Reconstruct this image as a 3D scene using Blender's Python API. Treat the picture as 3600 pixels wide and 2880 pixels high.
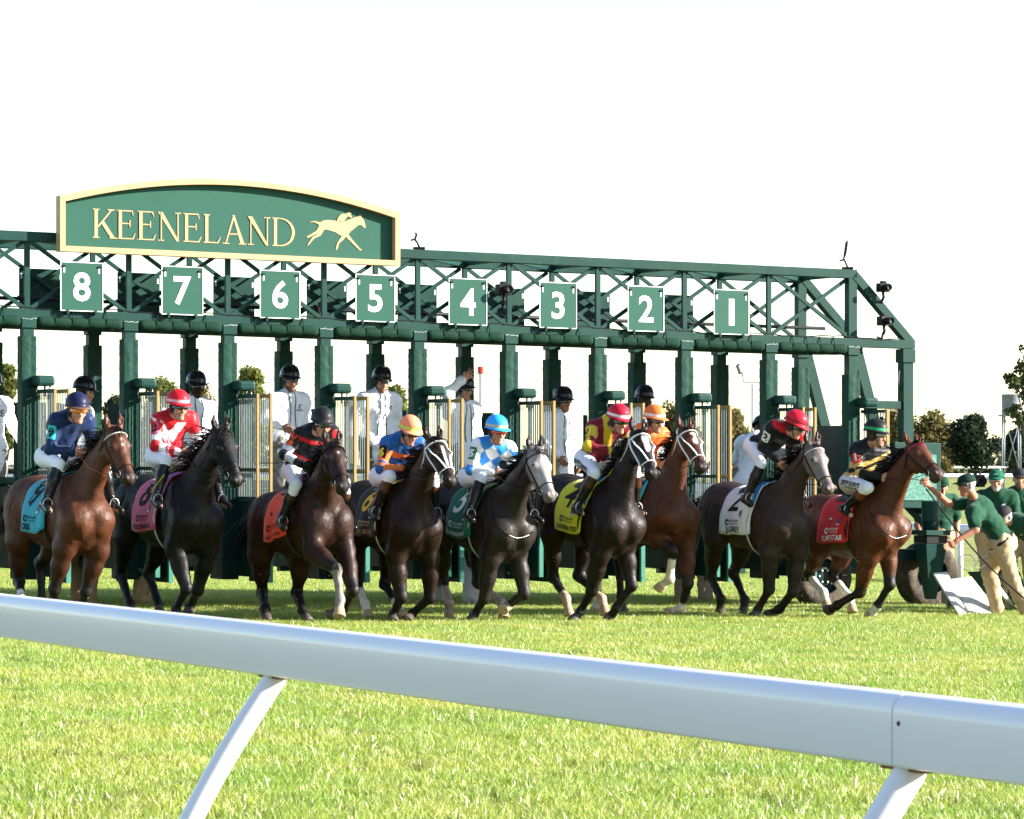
import bpy, math, random
import numpy as np
from mathutils import Vector, Matrix
for o in list(bpy.data.objects): bpy.data.objects.remove(o)
SC = bpy.context.scene
COL = SC.collection
R = math.radians

# ------------------------------------------------------------------ camera
CAM_H = 1.71
cam_data = bpy.data.cameras.new('camera')
cam_data.sensor_width = 36.0
cam_data.lens = 120.0
cam_data.shift_y = 0.0528
cam_data.clip_start = 0.1
cam_data.clip_end = 6000
cam_data.dof.use_dof = True
cam_data.dof.focus_distance = 36.5
cam_data.dof.aperture_fstop = 15.0
cam = bpy.data.objects.new('camera', cam_data)
COL.objects.link(cam)
cam.location = (0, 0, CAM_H)
cam.rotation_euler = (R(90), 0, 0)
SC.camera = cam

# ------------------------------------------------------------------ sky and sun
SUN_EL, SUN_AZ = 21.0, -4.0          # azimuth measured from +X (image right) towards +Y (away)
world = bpy.data.worlds.new('World'); SC.world = world
world.use_nodes = True
wn = world.node_tree
bg = wn.nodes['Background']
sky = wn.nodes.new('ShaderNodeTexSky')
sky.sky_type = 'NISHITA'
sky.sun_disc = False
sky.sun_elevation = R(SUN_EL)
sky.sun_rotation = R(90 - SUN_AZ)
sky.air_density = 0.95
sky.dust_density = 0.3
sky.ozone_density = 1.0
wn.links.new(sky.outputs[0], bg.inputs['Color'])
bg.inputs['Strength'].default_value = 0.092
sun_data = bpy.data.lights.new('sun', 'SUN')
sun_data.energy = 5.0
sun_data.angle = R(0.53)
sun_data.color = (1.0, 0.945, 0.87)
sun = bpy.data.objects.new('sun', sun_data); COL.objects.link(sun)
sd = Vector((math.cos(R(SUN_EL)) * math.cos(R(SUN_AZ)), math.cos(R(SUN_EL)) * math.sin(R(SUN_AZ)), math.sin(R(SUN_EL))))
sun.rotation_euler = sd.to_track_quat('Z', 'Y').to_euler()
SC.view_settings.view_transform = 'Standard'
SC.view_settings.look = 'None'
SC.view_settings.exposure = 1.9
SC.view_settings.gamma = 1.0
SC.view_settings.use_curve_mapping = False
SC.render.engine = 'CYCLES'
SC.cycles.max_bounces = 6
SC.cycles.transparent_max_bounces = 8
SC.cycles.use_denoising = True

# ------------------------------------------------------------------ places
# the gate runs along U (to the right and away), horses run along V (to the right and towards the viewer)
U2 = np.array([.8944, .4472]); V2 = np.array([.4472, -.8944])
TILT = -0.014                         # the turf falls gently along U
G0 = np.array([-4.868, 38.3])         # front of the gate under the middle of stall 8
PITCH = 1.2
def ground(x, y):
    u = x * U2[0] + y * U2[1]
    return TILT * (np.clip(u, 6, 34) - 16.4)
def gw(u, v, w):
    """gate coordinates (u along, v forward, w above the turf) -> world"""
    x = G0[0] + U2[0] * u + V2[0] * v; y = G0[1] + U2[1] * u + V2[1] * v
    return Vector((x, y, float(TILT * (G0[0] * U2[0] + G0[1] * U2[1] + u - 16.4)) + w))
def unpx(px, py, Y):
    """point at distance Y seen at photo position (3600 px wide)"""
    return Vector(((px - 1800) / 12000 * Y, Y, CAM_H - (py - 1630) / 12000 * Y))

# ------------------------------------------------------------------ tagging
def tag(o, label=None, cat=None, group=None, kind=None):
    if label: o['label'] = label
    if cat: o['category'] = cat
    if group: o['group'] = group
    if kind: o['kind'] = kind
    return o
def empty(name, loc, rz=0.0):
    o = bpy.data.objects.new(name, None); COL.objects.link(o)
    o.location = loc; o.rotation_euler = (0, 0, rz); o.empty_display_size = .1
    return o

# ------------------------------------------------------------------ materials
MATS = {}
def mat(name, col=(.5, .5, .5), rough=.6, var=.12, scale=6.0, bump=0.0, bscale=60.0, metal=0.0, spec=.14,
        attr=None, coat=0.0, sheen=0.0, detail=4.0, stretch=None, transl=0.0, dirt=None, sss=0.0, rv=.08):
    if name in MATS: return MATS[name]
    m = bpy.data.materials.new(name); m.use_nodes = True
    nt = m.node_tree; N = nt.nodes; L = nt.links
    b = N['Principled BSDF']
    tc = N.new('ShaderNodeTexCoord')
    src = tc.outputs['Object']
    if stretch:
        mp = N.new('ShaderNodeMapping'); mp.inputs['Scale'].default_value = stretch
        L.new(src, mp.inputs[0]); src = mp.outputs[0]
    nz = N.new('ShaderNodeTexNoise'); nz.inputs['Scale'].default_value = scale; nz.inputs['Detail'].default_value = detail
    L.new(src, nz.inputs['Vector'])
    mr = N.new('ShaderNodeMapRange'); mr.inputs[1].default_value = .25; mr.inputs[2].default_value = .75
    mr.inputs[3].default_value = 1 - var; mr.inputs[4].default_value = 1 + var
    L.new(nz.outputs[0], mr.inputs[0])
    mx = N.new('ShaderNodeMix'); mx.data_type = 'RGBA'; mx.blend_type = 'MULTIPLY'; mx.inputs[0].default_value = 1.0
    if attr:
        at = N.new('ShaderNodeAttribute'); at.attribute_name = attr; L.new(at.outputs['Color'], mx.inputs[6])
    else:
        mx.inputs[6].default_value = (*col, 1)
    cmb = N.new('ShaderNodeCombineColor')
    for i in range(3): L.new(mr.outputs[0], cmb.inputs[i])
    L.new(cmb.outputs[0], mx.inputs[7])
    out = mx.outputs[2]
    if dirt:
        dcol, dsc, lo, hi = dirt
        n2 = N.new('ShaderNodeTexNoise'); n2.inputs['Scale'].default_value = dsc; n2.inputs['Detail'].default_value = 6; n2.inputs['Roughness'].default_value = .7
        L.new(src, n2.inputs['Vector'])
        r2 = N.new('ShaderNodeMapRange'); r2.inputs[1].default_value = lo; r2.inputs[2].default_value = hi
        L.new(n2.outputs[0], r2.inputs[0])
        m2 = N.new('ShaderNodeMix'); m2.data_type = 'RGBA'; m2.inputs[7].default_value = (*dcol, 1)
        L.new(r2.outputs[0], m2.inputs[0]); L.new(out, m2.inputs[6]); out = m2.outputs[2]
    L.new(out, b.inputs['Base Color'])
    rr = N.new('ShaderNodeMapRange'); rr.inputs[1].default_value = .3; rr.inputs[2].default_value = .7
    rr.inputs[3].default_value = max(.02, rough - rv); rr.inputs[4].default_value = min(1, rough + rv)
    L.new(nz.outputs[0], rr.inputs[0]); L.new(rr.outputs[0], b.inputs['Roughness'])
    b.inputs['Metallic'].default_value = metal
    b.inputs['Specular IOR Level'].default_value = spec
    b.inputs['Coat Weight'].default_value = coat
    b.inputs['Coat Roughness'].default_value = .12
    b.inputs['Sheen Weight'].default_value = sheen
    if sss: b.inputs['Subsurface Weight'].default_value = sss; b.inputs['Subsurface Radius'].default_value = (.02, .008, .004)
    if bump:
        nb = N.new('ShaderNodeTexNoise'); nb.inputs['Scale'].default_value = bscale; nb.inputs['Detail'].default_value = 3
        L.new(src, nb.inputs['Vector'])
        bp = N.new('ShaderNodeBump'); bp.inputs['Strength'].default_value = bump; bp.inputs['Distance'].default_value = .02
        L.new(nb.outputs[0], bp.inputs['Height']); L.new(bp.outputs[0], b.inputs['Normal'])
    if transl:
        tr = N.new('ShaderNodeBsdfTranslucent'); L.new(out, tr.inputs[0])
        ms = N.new('ShaderNodeMixShader'); ms.inputs[0].default_value = transl
        L.new(b.outputs[0], ms.inputs[1]); L.new(tr.outputs[0], ms.inputs[2])
        L.new(ms.outputs[0], N['Material Output'].inputs[0])
    MATS[name] = m
    return m

# ------------------------------------------------------------------ meshes
def np_mesh(name, V, F, cols=None, smooth=True):
    """fast mesh from arrays: V (n,3), F list of index arrays or (m,k) array"""
    me = bpy.data.meshes.new(name)
    V = np.asarray(V, np.float32); F = np.asarray(F, np.int32)
    k = F.shape[1]
    me.vertices.add(len(V)); me.vertices.foreach_set('co', V.ravel())
    me.loops.add(F.size); me.loops.foreach_set('vertex_index', F.ravel())
    me.polygons.add(len(F)); me.polygons.foreach_set('loop_start', np.arange(0, F.size, k, dtype=np.int32))
    me.update(calc_edges=True); me.validate()
    me.polygons.foreach_set('use_smooth', np.full(len(me.polygons), smooth))
    if cols is not None:
        a = me.color_attributes.new('Col', 'FLOAT_COLOR', 'POINT')
        c4 = np.ones((len(V), 4), np.float32); c4[:, :3] = cols
        a.data.foreach_set('color', c4.ravel())
    return me
def link(name, me, m, parent=None, loc=None, rz=None):
    o = bpy.data.objects.new(name, me); COL.objects.link(o)
    if m is not None: me.materials.clear(); me.materials.append(m)
    if parent is not None: o.parent = parent
    if loc is not None: o.location = loc
    if rz is not None: o.rotation_euler = (0, 0, rz)
    return o
class MB:
    """collects simple solids into one mesh"""
    def __init__(s): s.v = []; s.f = []
    def add(s, vs, fs):
        n = len(s.v); s.v += [tuple(p) for p in vs]; s.f += [tuple(i + n for i in f) for f in fs]; return s
    def hexa(s, p):      # 8 points: bottom 4 ccw, top 4 ccw
        return s.add(p, [(3, 2, 1, 0), (4, 5, 6, 7), (0, 1, 5, 4), (1, 2, 6, 5), (2, 3, 7, 6), (3, 0, 4, 7)])
    def box(s, a, b):
        (x0, y0, z0), (x1, y1, z1) = a, b
        return s.hexa([(x0, y0, z0), (x1, y0, z0), (x1, y1, z0), (x0, y1, z0), (x0, y0, z1), (x1, y0, z1), (x1, y1, z1), (x0, y1, z1)])
    def gbox(s, u0, u1, v0, v1, w0, w1):
        return s.hexa([gw(u0, v1, w0), gw(u1, v1, w0), gw(u1, v0, w0), gw(u0, v0, w0), gw(u0, v1, w1), gw(u1, v1, w1), gw(u1, v0, w1), gw(u0, v0, w1)])
    def bar(s, p, q, w, h=None, up=(0, 0, 1)):
        """rectangular bar from p to q, w wide, h in the up direction"""
        p = Vector(p); q = Vector(q); h = w if h is None else h
        d = (q - p).normalized(); up = Vector(up)
        if abs(d.dot(up)) > .98: up = Vector((1, 0, 0))
        a = d.cross(up).normalized(); b = a.cross(d).normalized()
        a *= w / 2; b *= h / 2
        return s.hexa([p - a - b, p + a - b, p + a + b, p - a + b, q - a - b, q + a - b, q + a + b, q - a + b])
    def tube(s, pts, r, n=8, cap=True, squash=None):
        pts = [Vector(p) for p in pts]; rs = r if isinstance(r, (list, tuple)) else [r] * len(pts)
        base = len(s.v); prev = None
        for i, p in enumerate(pts):
            d = (pts[min(i + 1, len(pts) - 1)] - pts[max(i - 1, 0)]).normalized()
            if prev is None:
                a = d.cross(Vector((0, 0, 1)))
                if a.length < .05: a = d.cross(Vector((1, 0, 0)))
            else: a = prev - d * prev.dot(d)
            a.normalize(); prev = a; b = d.cross(a)
            for j in range(n):
                t = 2 * math.pi * j / n
                s.v.append(tuple(p + (a * math.cos(t) + b * math.sin(t) * (squash or 1)) * rs[i]))
        for i in range(len(pts) - 1):
            for j in range(n):
                k = (j + 1) % n
                s.f.append((base + i * n + j, base + i * n + k, base + (i + 1) * n + k, base + (i + 1) * n + j))
        if cap:
            s.f.append(tuple(base + j for j in reversed(range(n))))
            s.f.append(tuple(base + (len(pts) - 1) * n + j for j in range(n)))
        return s
    def prism(s, poly, frame, d0, d1):
        """poly of 2d points, frame(x, y, depth) -> point"""
        n = len(poly)
        vs = [frame(x, y, d0) for x, y in poly] + [frame(x, y, d1) for x, y in poly]
        fs = [tuple(range(n, 2 * n)), tuple(reversed(range(n)))]
        fs += [(i, (i + 1) % n, n + (i + 1) % n, n + i) for i in range(n)]
        return s.add(vs, fs)
    def build(s, name, m, parent=None, smooth=False, bevel=0.0, origin=None, split=None):
        me = bpy.data.meshes.new(name)
        org = Vector(origin) if origin is not None else Vector((0, 0, 0))
        if parent is not None and origin is None and parent.parent is None: org = parent.location.copy()
        elif parent is not None and origin is None: org = parent.parent.location.copy()
        me.from_pydata([tuple(Vector(p) - org) for p in s.v], [], s.f)
        me.update()
        if smooth:
            me.polygons.foreach_set('use_smooth', np.full(len(me.polygons), True))
            if split: me.set_sharp_from_angle(angle=R(split))
        o = link(name, me, m, parent)
        if parent is None and origin is not None: o.location = org
        if bevel:
            b = o.modifiers.new('bevel', 'BEVEL'); b.width = bevel; b.segments = 2; b.limit_method = 'ANGLE'; b.angle_limit = R(50)
        return o
def lathe(prof, c, axis, n=20):
    """profile [(r, t)] spun about axis through c -> (verts, faces)"""
    ax = Vector(axis).normalized(); a = ax.orthogonal().normalized(); b = ax.cross(a); c = Vector(c)
    vs = []; fs = []
    for r_, t in prof:
        for j in range(n):
            th = 2 * math.pi * j / n; vs.append(c + ax * t + (a * math.cos(th) + b * math.sin(th)) * r_)
    for i in range(len(prof) - 1):
        for j in range(n):
            k = (j + 1) % n; fs.append((i * n + j, i * n + k, (i + 1) * n + k, (i + 1) * n + j))
    return vs, fs

# ------------------------------------------------------------------ flat lettering
_fc = {}
def text_mesh(s, size, bold=0.0, space=1.0):
    """triangulated outline of a word: (verts2d centred on x, baseline 0, faces)"""
    key = (s, size, bold, space)
    if key in _fc: return _fc[key]
    cu = bpy.data.curves.new('t', 'FONT'); cu.body = s; cu.size = size; cu.offset = bold; cu.space_character = space
    cu.align_x = 'CENTER'; cu.resolution_u = 3
    ob = bpy.data.objects.new('t', cu)
    me = ob.to_mesh()
    vs = [(v.co.x, v.co.y) for v in me.vertices]; fs = [tuple(p.vertices) for p in me.polygons]
    ob.to_mesh_clear(); bpy.data.objects.remove(ob); bpy.data.curves.remove(cu)
    _fc[key] = (vs, fs); return vs, fs

# ------------------------------------------------------------------ distance fields for bodies
class Field:
    def __init__(s, lo, hi, h):
        s.lo = np.array(lo, np.float32); s.h = h
        s.n = np.ceil((np.array(hi) - s.lo) / h).astype(int) + 1
        s.D = np.full(s.n, .5, np.float32)
    def _sub(s, lo, hi):
        a = np.maximum(0, np.floor((lo - s.lo) / s.h).astype(int)); b = np.minimum(s.n, np.ceil((hi - s.lo) / s.h).astype(int) + 1)
        if (b <= a).any(): return None
        ax = [(s.lo[i] + s.h * np.arange(a[i], b[i])).astype(np.float32) for i in range(3)]
        X = np.stack(np.meshgrid(*ax, indexing='ij'), -1)
        return (slice(a[0], b[0]), slice(a[1], b[1]), slice(a[2], b[2])), X
    def _mix(s, sl, d, k, sub=False):
        D = s.D[sl]
        if sub:
            d = -d; h = np.clip(.5 - .5 * (D - d) / k, 0, 1); s.D[sl] = D + (d - D) * h + k * h * (1 - h)
        else:
            h = np.clip(.5 + .5 * (D - d) / k, 0, 1); s.D[sl] = D + (d - D) * h - k * h * (1 - h)
    def cone(s, a, b, ra, rb, k=.03, n=None, f=1.0, sub=False):
        a = np.array(a, np.float32); b = np.array(b, np.float32); m = max(ra, rb) * max(1, f) + k + 2 * s.h
        q = s._sub(np.minimum(a, b) - m, np.maximum(a, b) + m)
        if q is None: return
        sl, X = q; ab = b - a; L2 = max(float(ab @ ab), 1e-9)
        W = X - a; t = np.clip(W @ ab / L2, 0, 1); W = W - t[..., None] * ab
        if n is not None and f != 1.0:
            n = np.array(n, np.float32); n = n / np.linalg.norm(n); W = W + ((W @ n) * (1 / f - 1))[..., None] * n
        d = np.sqrt((W * W).sum(-1)) - (ra + (rb - ra) * t)
        if f < 1: d = d * (f ** .5)
        s._mix(sl, d, k, sub)
    def ball(s, c, r, k=.03, sub=False): s.cone(c, c, r, r, k, sub=sub)
    def ell(s, c, rad, k=.04, M=None, sub=False):
        c = np.array(c, np.float32); rad = np.array(rad, np.float32); m = rad.max() + k + 2 * s.h
        q = s._sub(c - m, c + m)
        if q is None: return
        sl, X = q; W = X - c
        if M is not None: W = W @ np.array(M, np.float32).T      # rows of M are the axes
        k0 = np.sqrt(((W / rad) ** 2).sum(-1)); k1 = np.sqrt(((W / rad ** 2) ** 2).sum(-1)) + 1e-6
        s._mix(sl, k0 * (k0 - 1) / k1, k, sub)
    def cut(s, p, n, r):
        p = np.array(p, np.float32); q = s._sub(p - r, p + r)
        if q is None: return
        sl, X = q; W = X - p; m = (W * W).sum(-1) < r * r
        s.D[sl] = np.where(m, np.maximum(s.D[sl], W @ nrm(n)), s.D[sl])
    def at(s, p):
        q = (np.asarray(p, np.float32) - s.lo) / s.h; q = np.clip(q, 0, s.n - 1.001)
        i = q.astype(int); f = q - i; out = 0
        for dx in (0, 1):
            for dy in (0, 1):
                for dz in (0, 1):
                    w = (f[..., 0] if dx else 1 - f[..., 0]) * (f[..., 1] if dy else 1 - f[..., 1]) * (f[..., 2] if dz else 1 - f[..., 2])
                    out = out + w * s.D[i[..., 0] + dx, i[..., 1] + dy, i[..., 2] + dz]
        return out
    def hit(s, c, d, rmax=.8, off=0.0):
        """outermost surface point from c along unit d (arrays)"""
        c = np.atleast_2d(np.asarray(c, np.float32)); d = np.atleast_2d(np.asarray(d, np.float32))
        ts = np.linspace(.01, rmax, 90, dtype=np.float32)
        c = np.broadcast_to(c, d.shape)
        v = s.at(c[:, None, :] + d[:, None, :] * ts[None, :, None])
        m = (v[:, :-1] < 0) & (v[:, 1:] >= 0)
        last = m.shape[1] - 1 - np.argmax(m[:, ::-1], 1); r_ = np.arange(len(d))
        v0 = v[r_, last]; v1 = v[r_, last + 1]
        best = np.where(m.any(1), ts[last] + (ts[last + 1] - ts[last]) * v0 / (v0 - v1 + 1e-9), .02)
        return c + d * (best + off)[:, None]
    def mesh(s):
        D = s.D; I = D < 0
        cs = np.zeros(s.n - 1, np.int8)
        for dx in (0, 1):
            for dy in (0, 1):
                for dz in (0, 1):
                    cs += I[dx:s.n[0] - 1 + dx, dy:s.n[1] - 1 + dy, dz:s.n[2] - 1 + dz]
        act = np.argwhere((cs > 0) & (cs < 8))
        idx = np.full(s.n - 1, -1, np.int32); idx[act[:, 0], act[:, 1], act[:, 2]] = np.arange(len(act))
        acc = np.zeros((len(act), 3), np.float32); cnt = np.zeros(len(act), np.float32)
        cor = [(0, 0, 0), (1, 0, 0), (0, 1, 0), (1, 1, 0), (0, 0, 1), (1, 0, 1), (0, 1, 1), (1, 1, 1)]
        for a in range(8):
            for ax in range(3):
                if cor[a][ax]: continue
                b = list(cor[a]); b[ax] = 1
                ia = act + np.array(cor[a]); ib = act + np.array(b)
                va = D[ia[:, 0], ia[:, 1], ia[:, 2]]; vb = D[ib[:, 0], ib[:, 1], ib[:, 2]]
                m = (va < 0) != (vb < 0)
                t = np.where(m, va / np.where(m, va - vb, 1), 0)
                p = np.tile(np.array(cor[a], np.float32), (len(act), 1)); p[:, ax] += t
                acc += p * m[:, None]; cnt += m
        V = s.lo + (act + acc / cnt[:, None]) * s.h
        Fs = []
        for ax in range(3):
            o1, o2 = [(1, 2), (2, 0), (0, 1)][ax]
            sh = list(s.n); sh[ax] -= 1
            lo_ = [slice(1, -1)] * 3; lo_[ax] = slice(0, s.n[ax] - 1); hi_ = list(lo_); hi_[ax] = slice(1, s.n[ax])
            A = I[tuple(lo_)]; B = I[tuple(hi_)]
            for flip, M in ((False, A & ~B), (True, ~A & B)):
                e = np.argwhere(M)
                if not len(e): continue
                e[:, o1] += 1; e[:, o2] += 1
                q = []
                for d1, d2 in ((-1, -1), (0, -1), (0, 0), (-1, 0)):
                    c = e.copy(); c[:, o1] += d1; c[:, o2] += d2
                    q.append(idx[c[:, 0], c[:, 1], c[:, 2]])
                q = np.stack(q, 1)
                Fs.append(q[:, ::-1] if flip else q)
        F = np.concatenate(Fs); F = F[(F >= 0).all(1)]
        return V, F
def relax(V, F, n=1, w=.5):
    E_ = np.concatenate([F[:, [0, 1]], F[:, [1, 2]], F[:, [2, 3]], F[:, [3, 0]]])
    for _ in range(n):
        S = np.zeros_like(V); c = np.zeros(len(V), np.float32)
        np.add.at(S, E_[:, 0], V[E_[:, 1]]); np.add.at(c, E_[:, 0], 1)
        V = V * (1 - w) + w * S / np.maximum(c, 1)[:, None]
    return V
def segd(V, a, b):
    """distance to a segment and the position along it"""
    a = np.asarray(a, np.float32); b = np.asarray(b, np.float32); ab = b - a
    t = np.clip((V - a) @ ab / max(float(ab @ ab), 1e-9), 0, 1)
    return np.linalg.norm(V - a - t[:, None] * ab, axis=1), t
def nrm(v): v = np.asarray(v, np.float32); return v / (np.linalg.norm(v) + 1e-9)
def lerp(a, b, t): return np.asarray(a) + (np.asarray(b) - np.asarray(a)) * t

# ------------------------------------------------------------------ turf
def turf_mat(name, soil):
    m = bpy.data.materials.new(name); m.use_nodes = True; nt = m.node_tree; N = nt.nodes; L = nt.links; b = N['Principled BSDF']
    g = N.new('ShaderNodeNewGeometry')
    n1 = N.new('ShaderNodeTexNoise'); n1.inputs['Scale'].default_value = .55; n1.inputs['Detail'].default_value = 5
    n2 = N.new('ShaderNodeTexNoise'); n2.inputs['Scale'].default_value = 22; n2.inputs['Detail'].default_value = 4
    for n_ in (n1, n2): L.new(g.outputs['Position'], n_.inputs['Vector'])
    r1 = N.new('ShaderNodeValToRGB'); r1.color_ramp.elements[0].position = .35; r1.color_ramp.elements[1].position = .68
    r1.color_ramp.elements[0].color = soil[0]; r1.color_ramp.elements[1].color = soil[1]
    L.new(n1.outputs[0], r1.inputs[0])
    mx = N.new('ShaderNodeMix'); mx.data_type = 'RGBA'; mx.blend_type = 'MULTIPLY'; mx.inputs[0].default_value = .8
    r2 = N.new('ShaderNodeMapRange'); r2.inputs[1].default_value = .3; r2.inputs[2].default_value = .7; r2.inputs[3].default_value = .55; r2.inputs[4].default_value = 1.35
    L.new(n2.outputs[0], r2.inputs[0]); cc = N.new('ShaderNodeCombineColor')
    for i in range(3): L.new(r2.outputs[0], cc.inputs[i])
    L.new(r1.outputs[0], mx.inputs[6]); L.new(cc.outputs[0], mx.inputs[7]); L.new(mx.outputs[2], b.inputs['Base Color'])
    b.inputs['Roughness'].default_value = .95; b.inputs['Specular IOR Level'].default_value = .1
    return m
def blade_mat():
    m = bpy.data.materials.new('grass blade'); m.use_nodes = True; nt = m.node_tree; N = nt.nodes; L = nt.links; b = N['Principled BSDF']
    g = N.new('ShaderNodeNewGeometry'); at = N.new('ShaderNodeAttribute'); at.attribute_name = 'Col'
    n1 = N.new('ShaderNodeTexNoise'); n1.inputs['Scale'].default_value = .7; n1.inputs['Detail'].default_value = 6; n1.inputs['Roughness'].default_value = .65
    L.new(g.outputs['Position'], n1.inputs['Vector'])
    r1 = N.new('ShaderNodeValToRGB'); r1.color_ramp.elements[0].position = .38; r1.color_ramp.elements[1].position = .66
    r1.color_ramp.elements[0].color = (.70, .88, .62, 1); r1.color_ramp.elements[1].color = (1.16, 1.06, .98, 1)
    L.new(n1.outputs[0], r1.inputs[0])
    mx = N.new('ShaderNodeMix'); mx.data_type = 'RGBA'; mx.blend_type = 'MULTIPLY'; mx.inputs[0].default_value = 1
    n3 = N.new('ShaderNodeTexNoise'); n3.inputs['Scale'].default_value = 2.6; n3.inputs['Detail'].default_value = 3
    L.new(g.outputs['Position'], n3.inputs['Vector'])
    r3 = N.new('ShaderNodeMapRange'); r3.inputs[1].default_value = .60; r3.inputs[2].default_value = .70; r3.inputs[3].default_value = 1.0; r3.inputs[4].default_value = .52
    L.new(n3.outputs[0], r3.inputs[0]); c3 = N.new('ShaderNodeCombineColor')
    for i in range(3): L.new(r3.outputs[0], c3.inputs[i])
    m3 = N.new('ShaderNodeMix'); m3.data_type = 'RGBA'; m3.blend_type = 'MULTIPLY'; m3.inputs[0].default_value = 1
    L.new(at.outputs['Color'], m3.inputs[6]); L.new(c3.outputs[0], m3.inputs[7])
    L.new(m3.outputs[2], mx.inputs[6]); L.new(r1.outputs[0], mx.inputs[7]); L.new(mx.outputs[2], b.inputs['Base Color'])
    b.inputs['Roughness'].default_value = .38; b.inputs['Specular IOR Level'].default_value = .7
    tr = N.new('ShaderNodeBsdfTranslucent'); L.new(mx.outputs[2], tr.inputs[0])
    ms = N.new('ShaderNodeMixShader'); ms.inputs[0].default_value = .38
    L.new(b.outputs[0], ms.inputs[1]); L.new(tr.outputs[0], ms.inputs[2]); L.new(ms.outputs[0], N['Material Output'].inputs[0])
    return m
def build_ground():
    # one sheet to the horizon, finer near the gate
    ys = np.concatenate([np.arange(-30, 70, 1.5), np.array([75, 85, 100, 130, 180, 260, 400, 700, 1400, 3000, 5000])])
    xs = np.concatenate([[-5000, -2500, -1000, -400, -150, -70], np.arange(-40, 41, 1.5), [70, 150, 400, 1000, 2500, 5000]])
    V = []; 
    for y in ys:
        for x in xs: V.append((x, y, float(ground(x, y))))
    nx = len(xs); F = [(j * nx + i, j * nx + i + 1, (j + 1) * nx + i + 1, (j + 1) * nx + i) for j in range(len(ys) - 1) for i in range(nx - 1)]
    o = link('ground', np_mesh('ground', V, F), turf_mat('turf soil', ((.05, .08, .012, 1), (.10, .12, .022, 1))))
    tag(o, kind='structure')
    # unmown turf beyond the gate, a sheet just above the first
    ys = np.array([61, 75, 95, 130, 180, 260, 400, 700, 1400, 3000, 4900]); xs = np.concatenate([[-4900, -1000, -150], np.arange(-40, 41, 4), [150, 1000, 4900]]); nx = len(xs)
    V = [(x, y, float(ground(x, y)) + .006) for y in ys for x in xs]
    F = [(j * nx + i, j * nx + i + 1, (j + 1) * nx + i + 1, (j + 1) * nx + i) for j in range(len(ys) - 1) for i in range(nx - 1)]
    tag(link('far_turf', np_mesh('far_turf', V, F), turf_mat('far turf', ((.17, .205, .05, 1), (.29, .285, .095, 1)))), kind='structure')
def build_grass():
    bm_ = blade_mat()
    lib = bpy.data.collections.new('grass tufts')
    for k in range(7):
        rg = np.random.RandomState(100 + k); V = []; F = []; C = []
        S = .42; nb = 520
        for i in range(nb):
            x, y = rg.uniform(-S / 2, S / 2, 2); h = rg.uniform(.024, .056) * (1.35 if rg.rand() < .08 else 1); w = rg.uniform(.0017, .0036)
            a = rg.uniform(0, 2 * math.pi); lean = rg.uniform(.1, .95) * h; b = rg.uniform(0, 2 * math.pi)
            dx, dy = math.cos(a) * w, math.sin(a) * w; lx, ly = math.cos(b) * lean, math.sin(b) * lean
            n = len(V)
            V += [(x - dx, y - dy, -.01), (x + dx, y + dy, -.01), (x + lx * .4 + dx * .8, y + ly * .4 + dy * .8, h * .62), (x + lx * .4 - dx * .8, y + ly * .4 - dy * .8, h * .62), (x + lx + dx * .15, y + ly + dy * .15, h), (x + lx - dx * .15, y + ly - dy * .15, h)]
            F += [(n, n + 1, n + 2, n + 3), (n + 3, n + 2, n + 4, n + 5)]
            t = rg.rand()
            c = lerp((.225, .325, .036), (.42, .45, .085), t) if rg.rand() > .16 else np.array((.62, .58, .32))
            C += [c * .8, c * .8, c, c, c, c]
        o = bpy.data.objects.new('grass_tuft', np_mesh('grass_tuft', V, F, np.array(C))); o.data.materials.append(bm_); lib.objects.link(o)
    rg = np.random.RandomState(5); P = []
    st = .30
    y = 13.0
    while y < 62:
        s_ = st * (1 if y < 46 else 1.5); half = .162 * y + 1.2
        for x in np.arange(-half, half, s_):
            P.append((x + rg.uniform(-.1, .1), y + rg.uniform(-.1, .1)))
        y += s_
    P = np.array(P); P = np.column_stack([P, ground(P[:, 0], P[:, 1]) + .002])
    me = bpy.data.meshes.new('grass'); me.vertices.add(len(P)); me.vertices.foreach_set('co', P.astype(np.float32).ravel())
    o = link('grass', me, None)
    ng = bpy.data.node_groups.new('grass scatter', 'GeometryNodeTree')
    ng.interface.new_socket('Geometry', in_out='INPUT', socket_type='NodeSocketGeometry'); ng.interface.new_socket('Geometry', in_out='OUTPUT', socket_type='NodeSocketGeometry')
    N = ng.nodes; L = ng.links
    gi = N.new('NodeGroupInput'); go = N.new('NodeGroupOutput')
    ip = N.new('GeometryNodeInstanceOnPoints'); ci = N.new('GeometryNodeCollectionInfo'); ci.inputs['Collection'].default_value = lib
    ci.inputs['Separate Children'].default_value = True; ci.inputs['Reset Children'].default_value = True
    ip.inputs['Pick Instance'].default_value = True
    rv = N.new('FunctionNodeRandomValue'); rv.data_type = 'FLOAT_VECTOR'; rv.inputs[0].default_value = (0, 0, 0); rv.inputs[1].default_value = (0, 0, 6.283)
    rs = N.new('FunctionNodeRandomValue'); rs.data_type = 'FLOAT'; rs.inputs[2].default_value = .8; rs.inputs[3].default_value = 1.25
    ri = N.new('FunctionNodeRandomValue'); ri.data_type = 'INT'; ri.inputs[4].default_value = 0; ri.inputs[5].default_value = 6
    L.new(gi.outputs[0], ip.inputs['Points']); L.new(ci.outputs[0], ip.inputs['Instance']); L.new(ri.outputs[2], ip.inputs['Instance Index'])
    L.new(rv.outputs[0], ip.inputs['Rotation']); L.new(rs.outputs[1], ip.inputs['Scale']); L.new(ip.outputs[0], go.inputs[0])
    md = o.modifiers.new('scatter', 'NODES'); md.node_group = ng
    tag(o, 'short sunlit green turf grass in front of the gate', 'grass', kind='stuff')
build_ground()
if not globals().get('NOGRASS'): build_grass()

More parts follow.
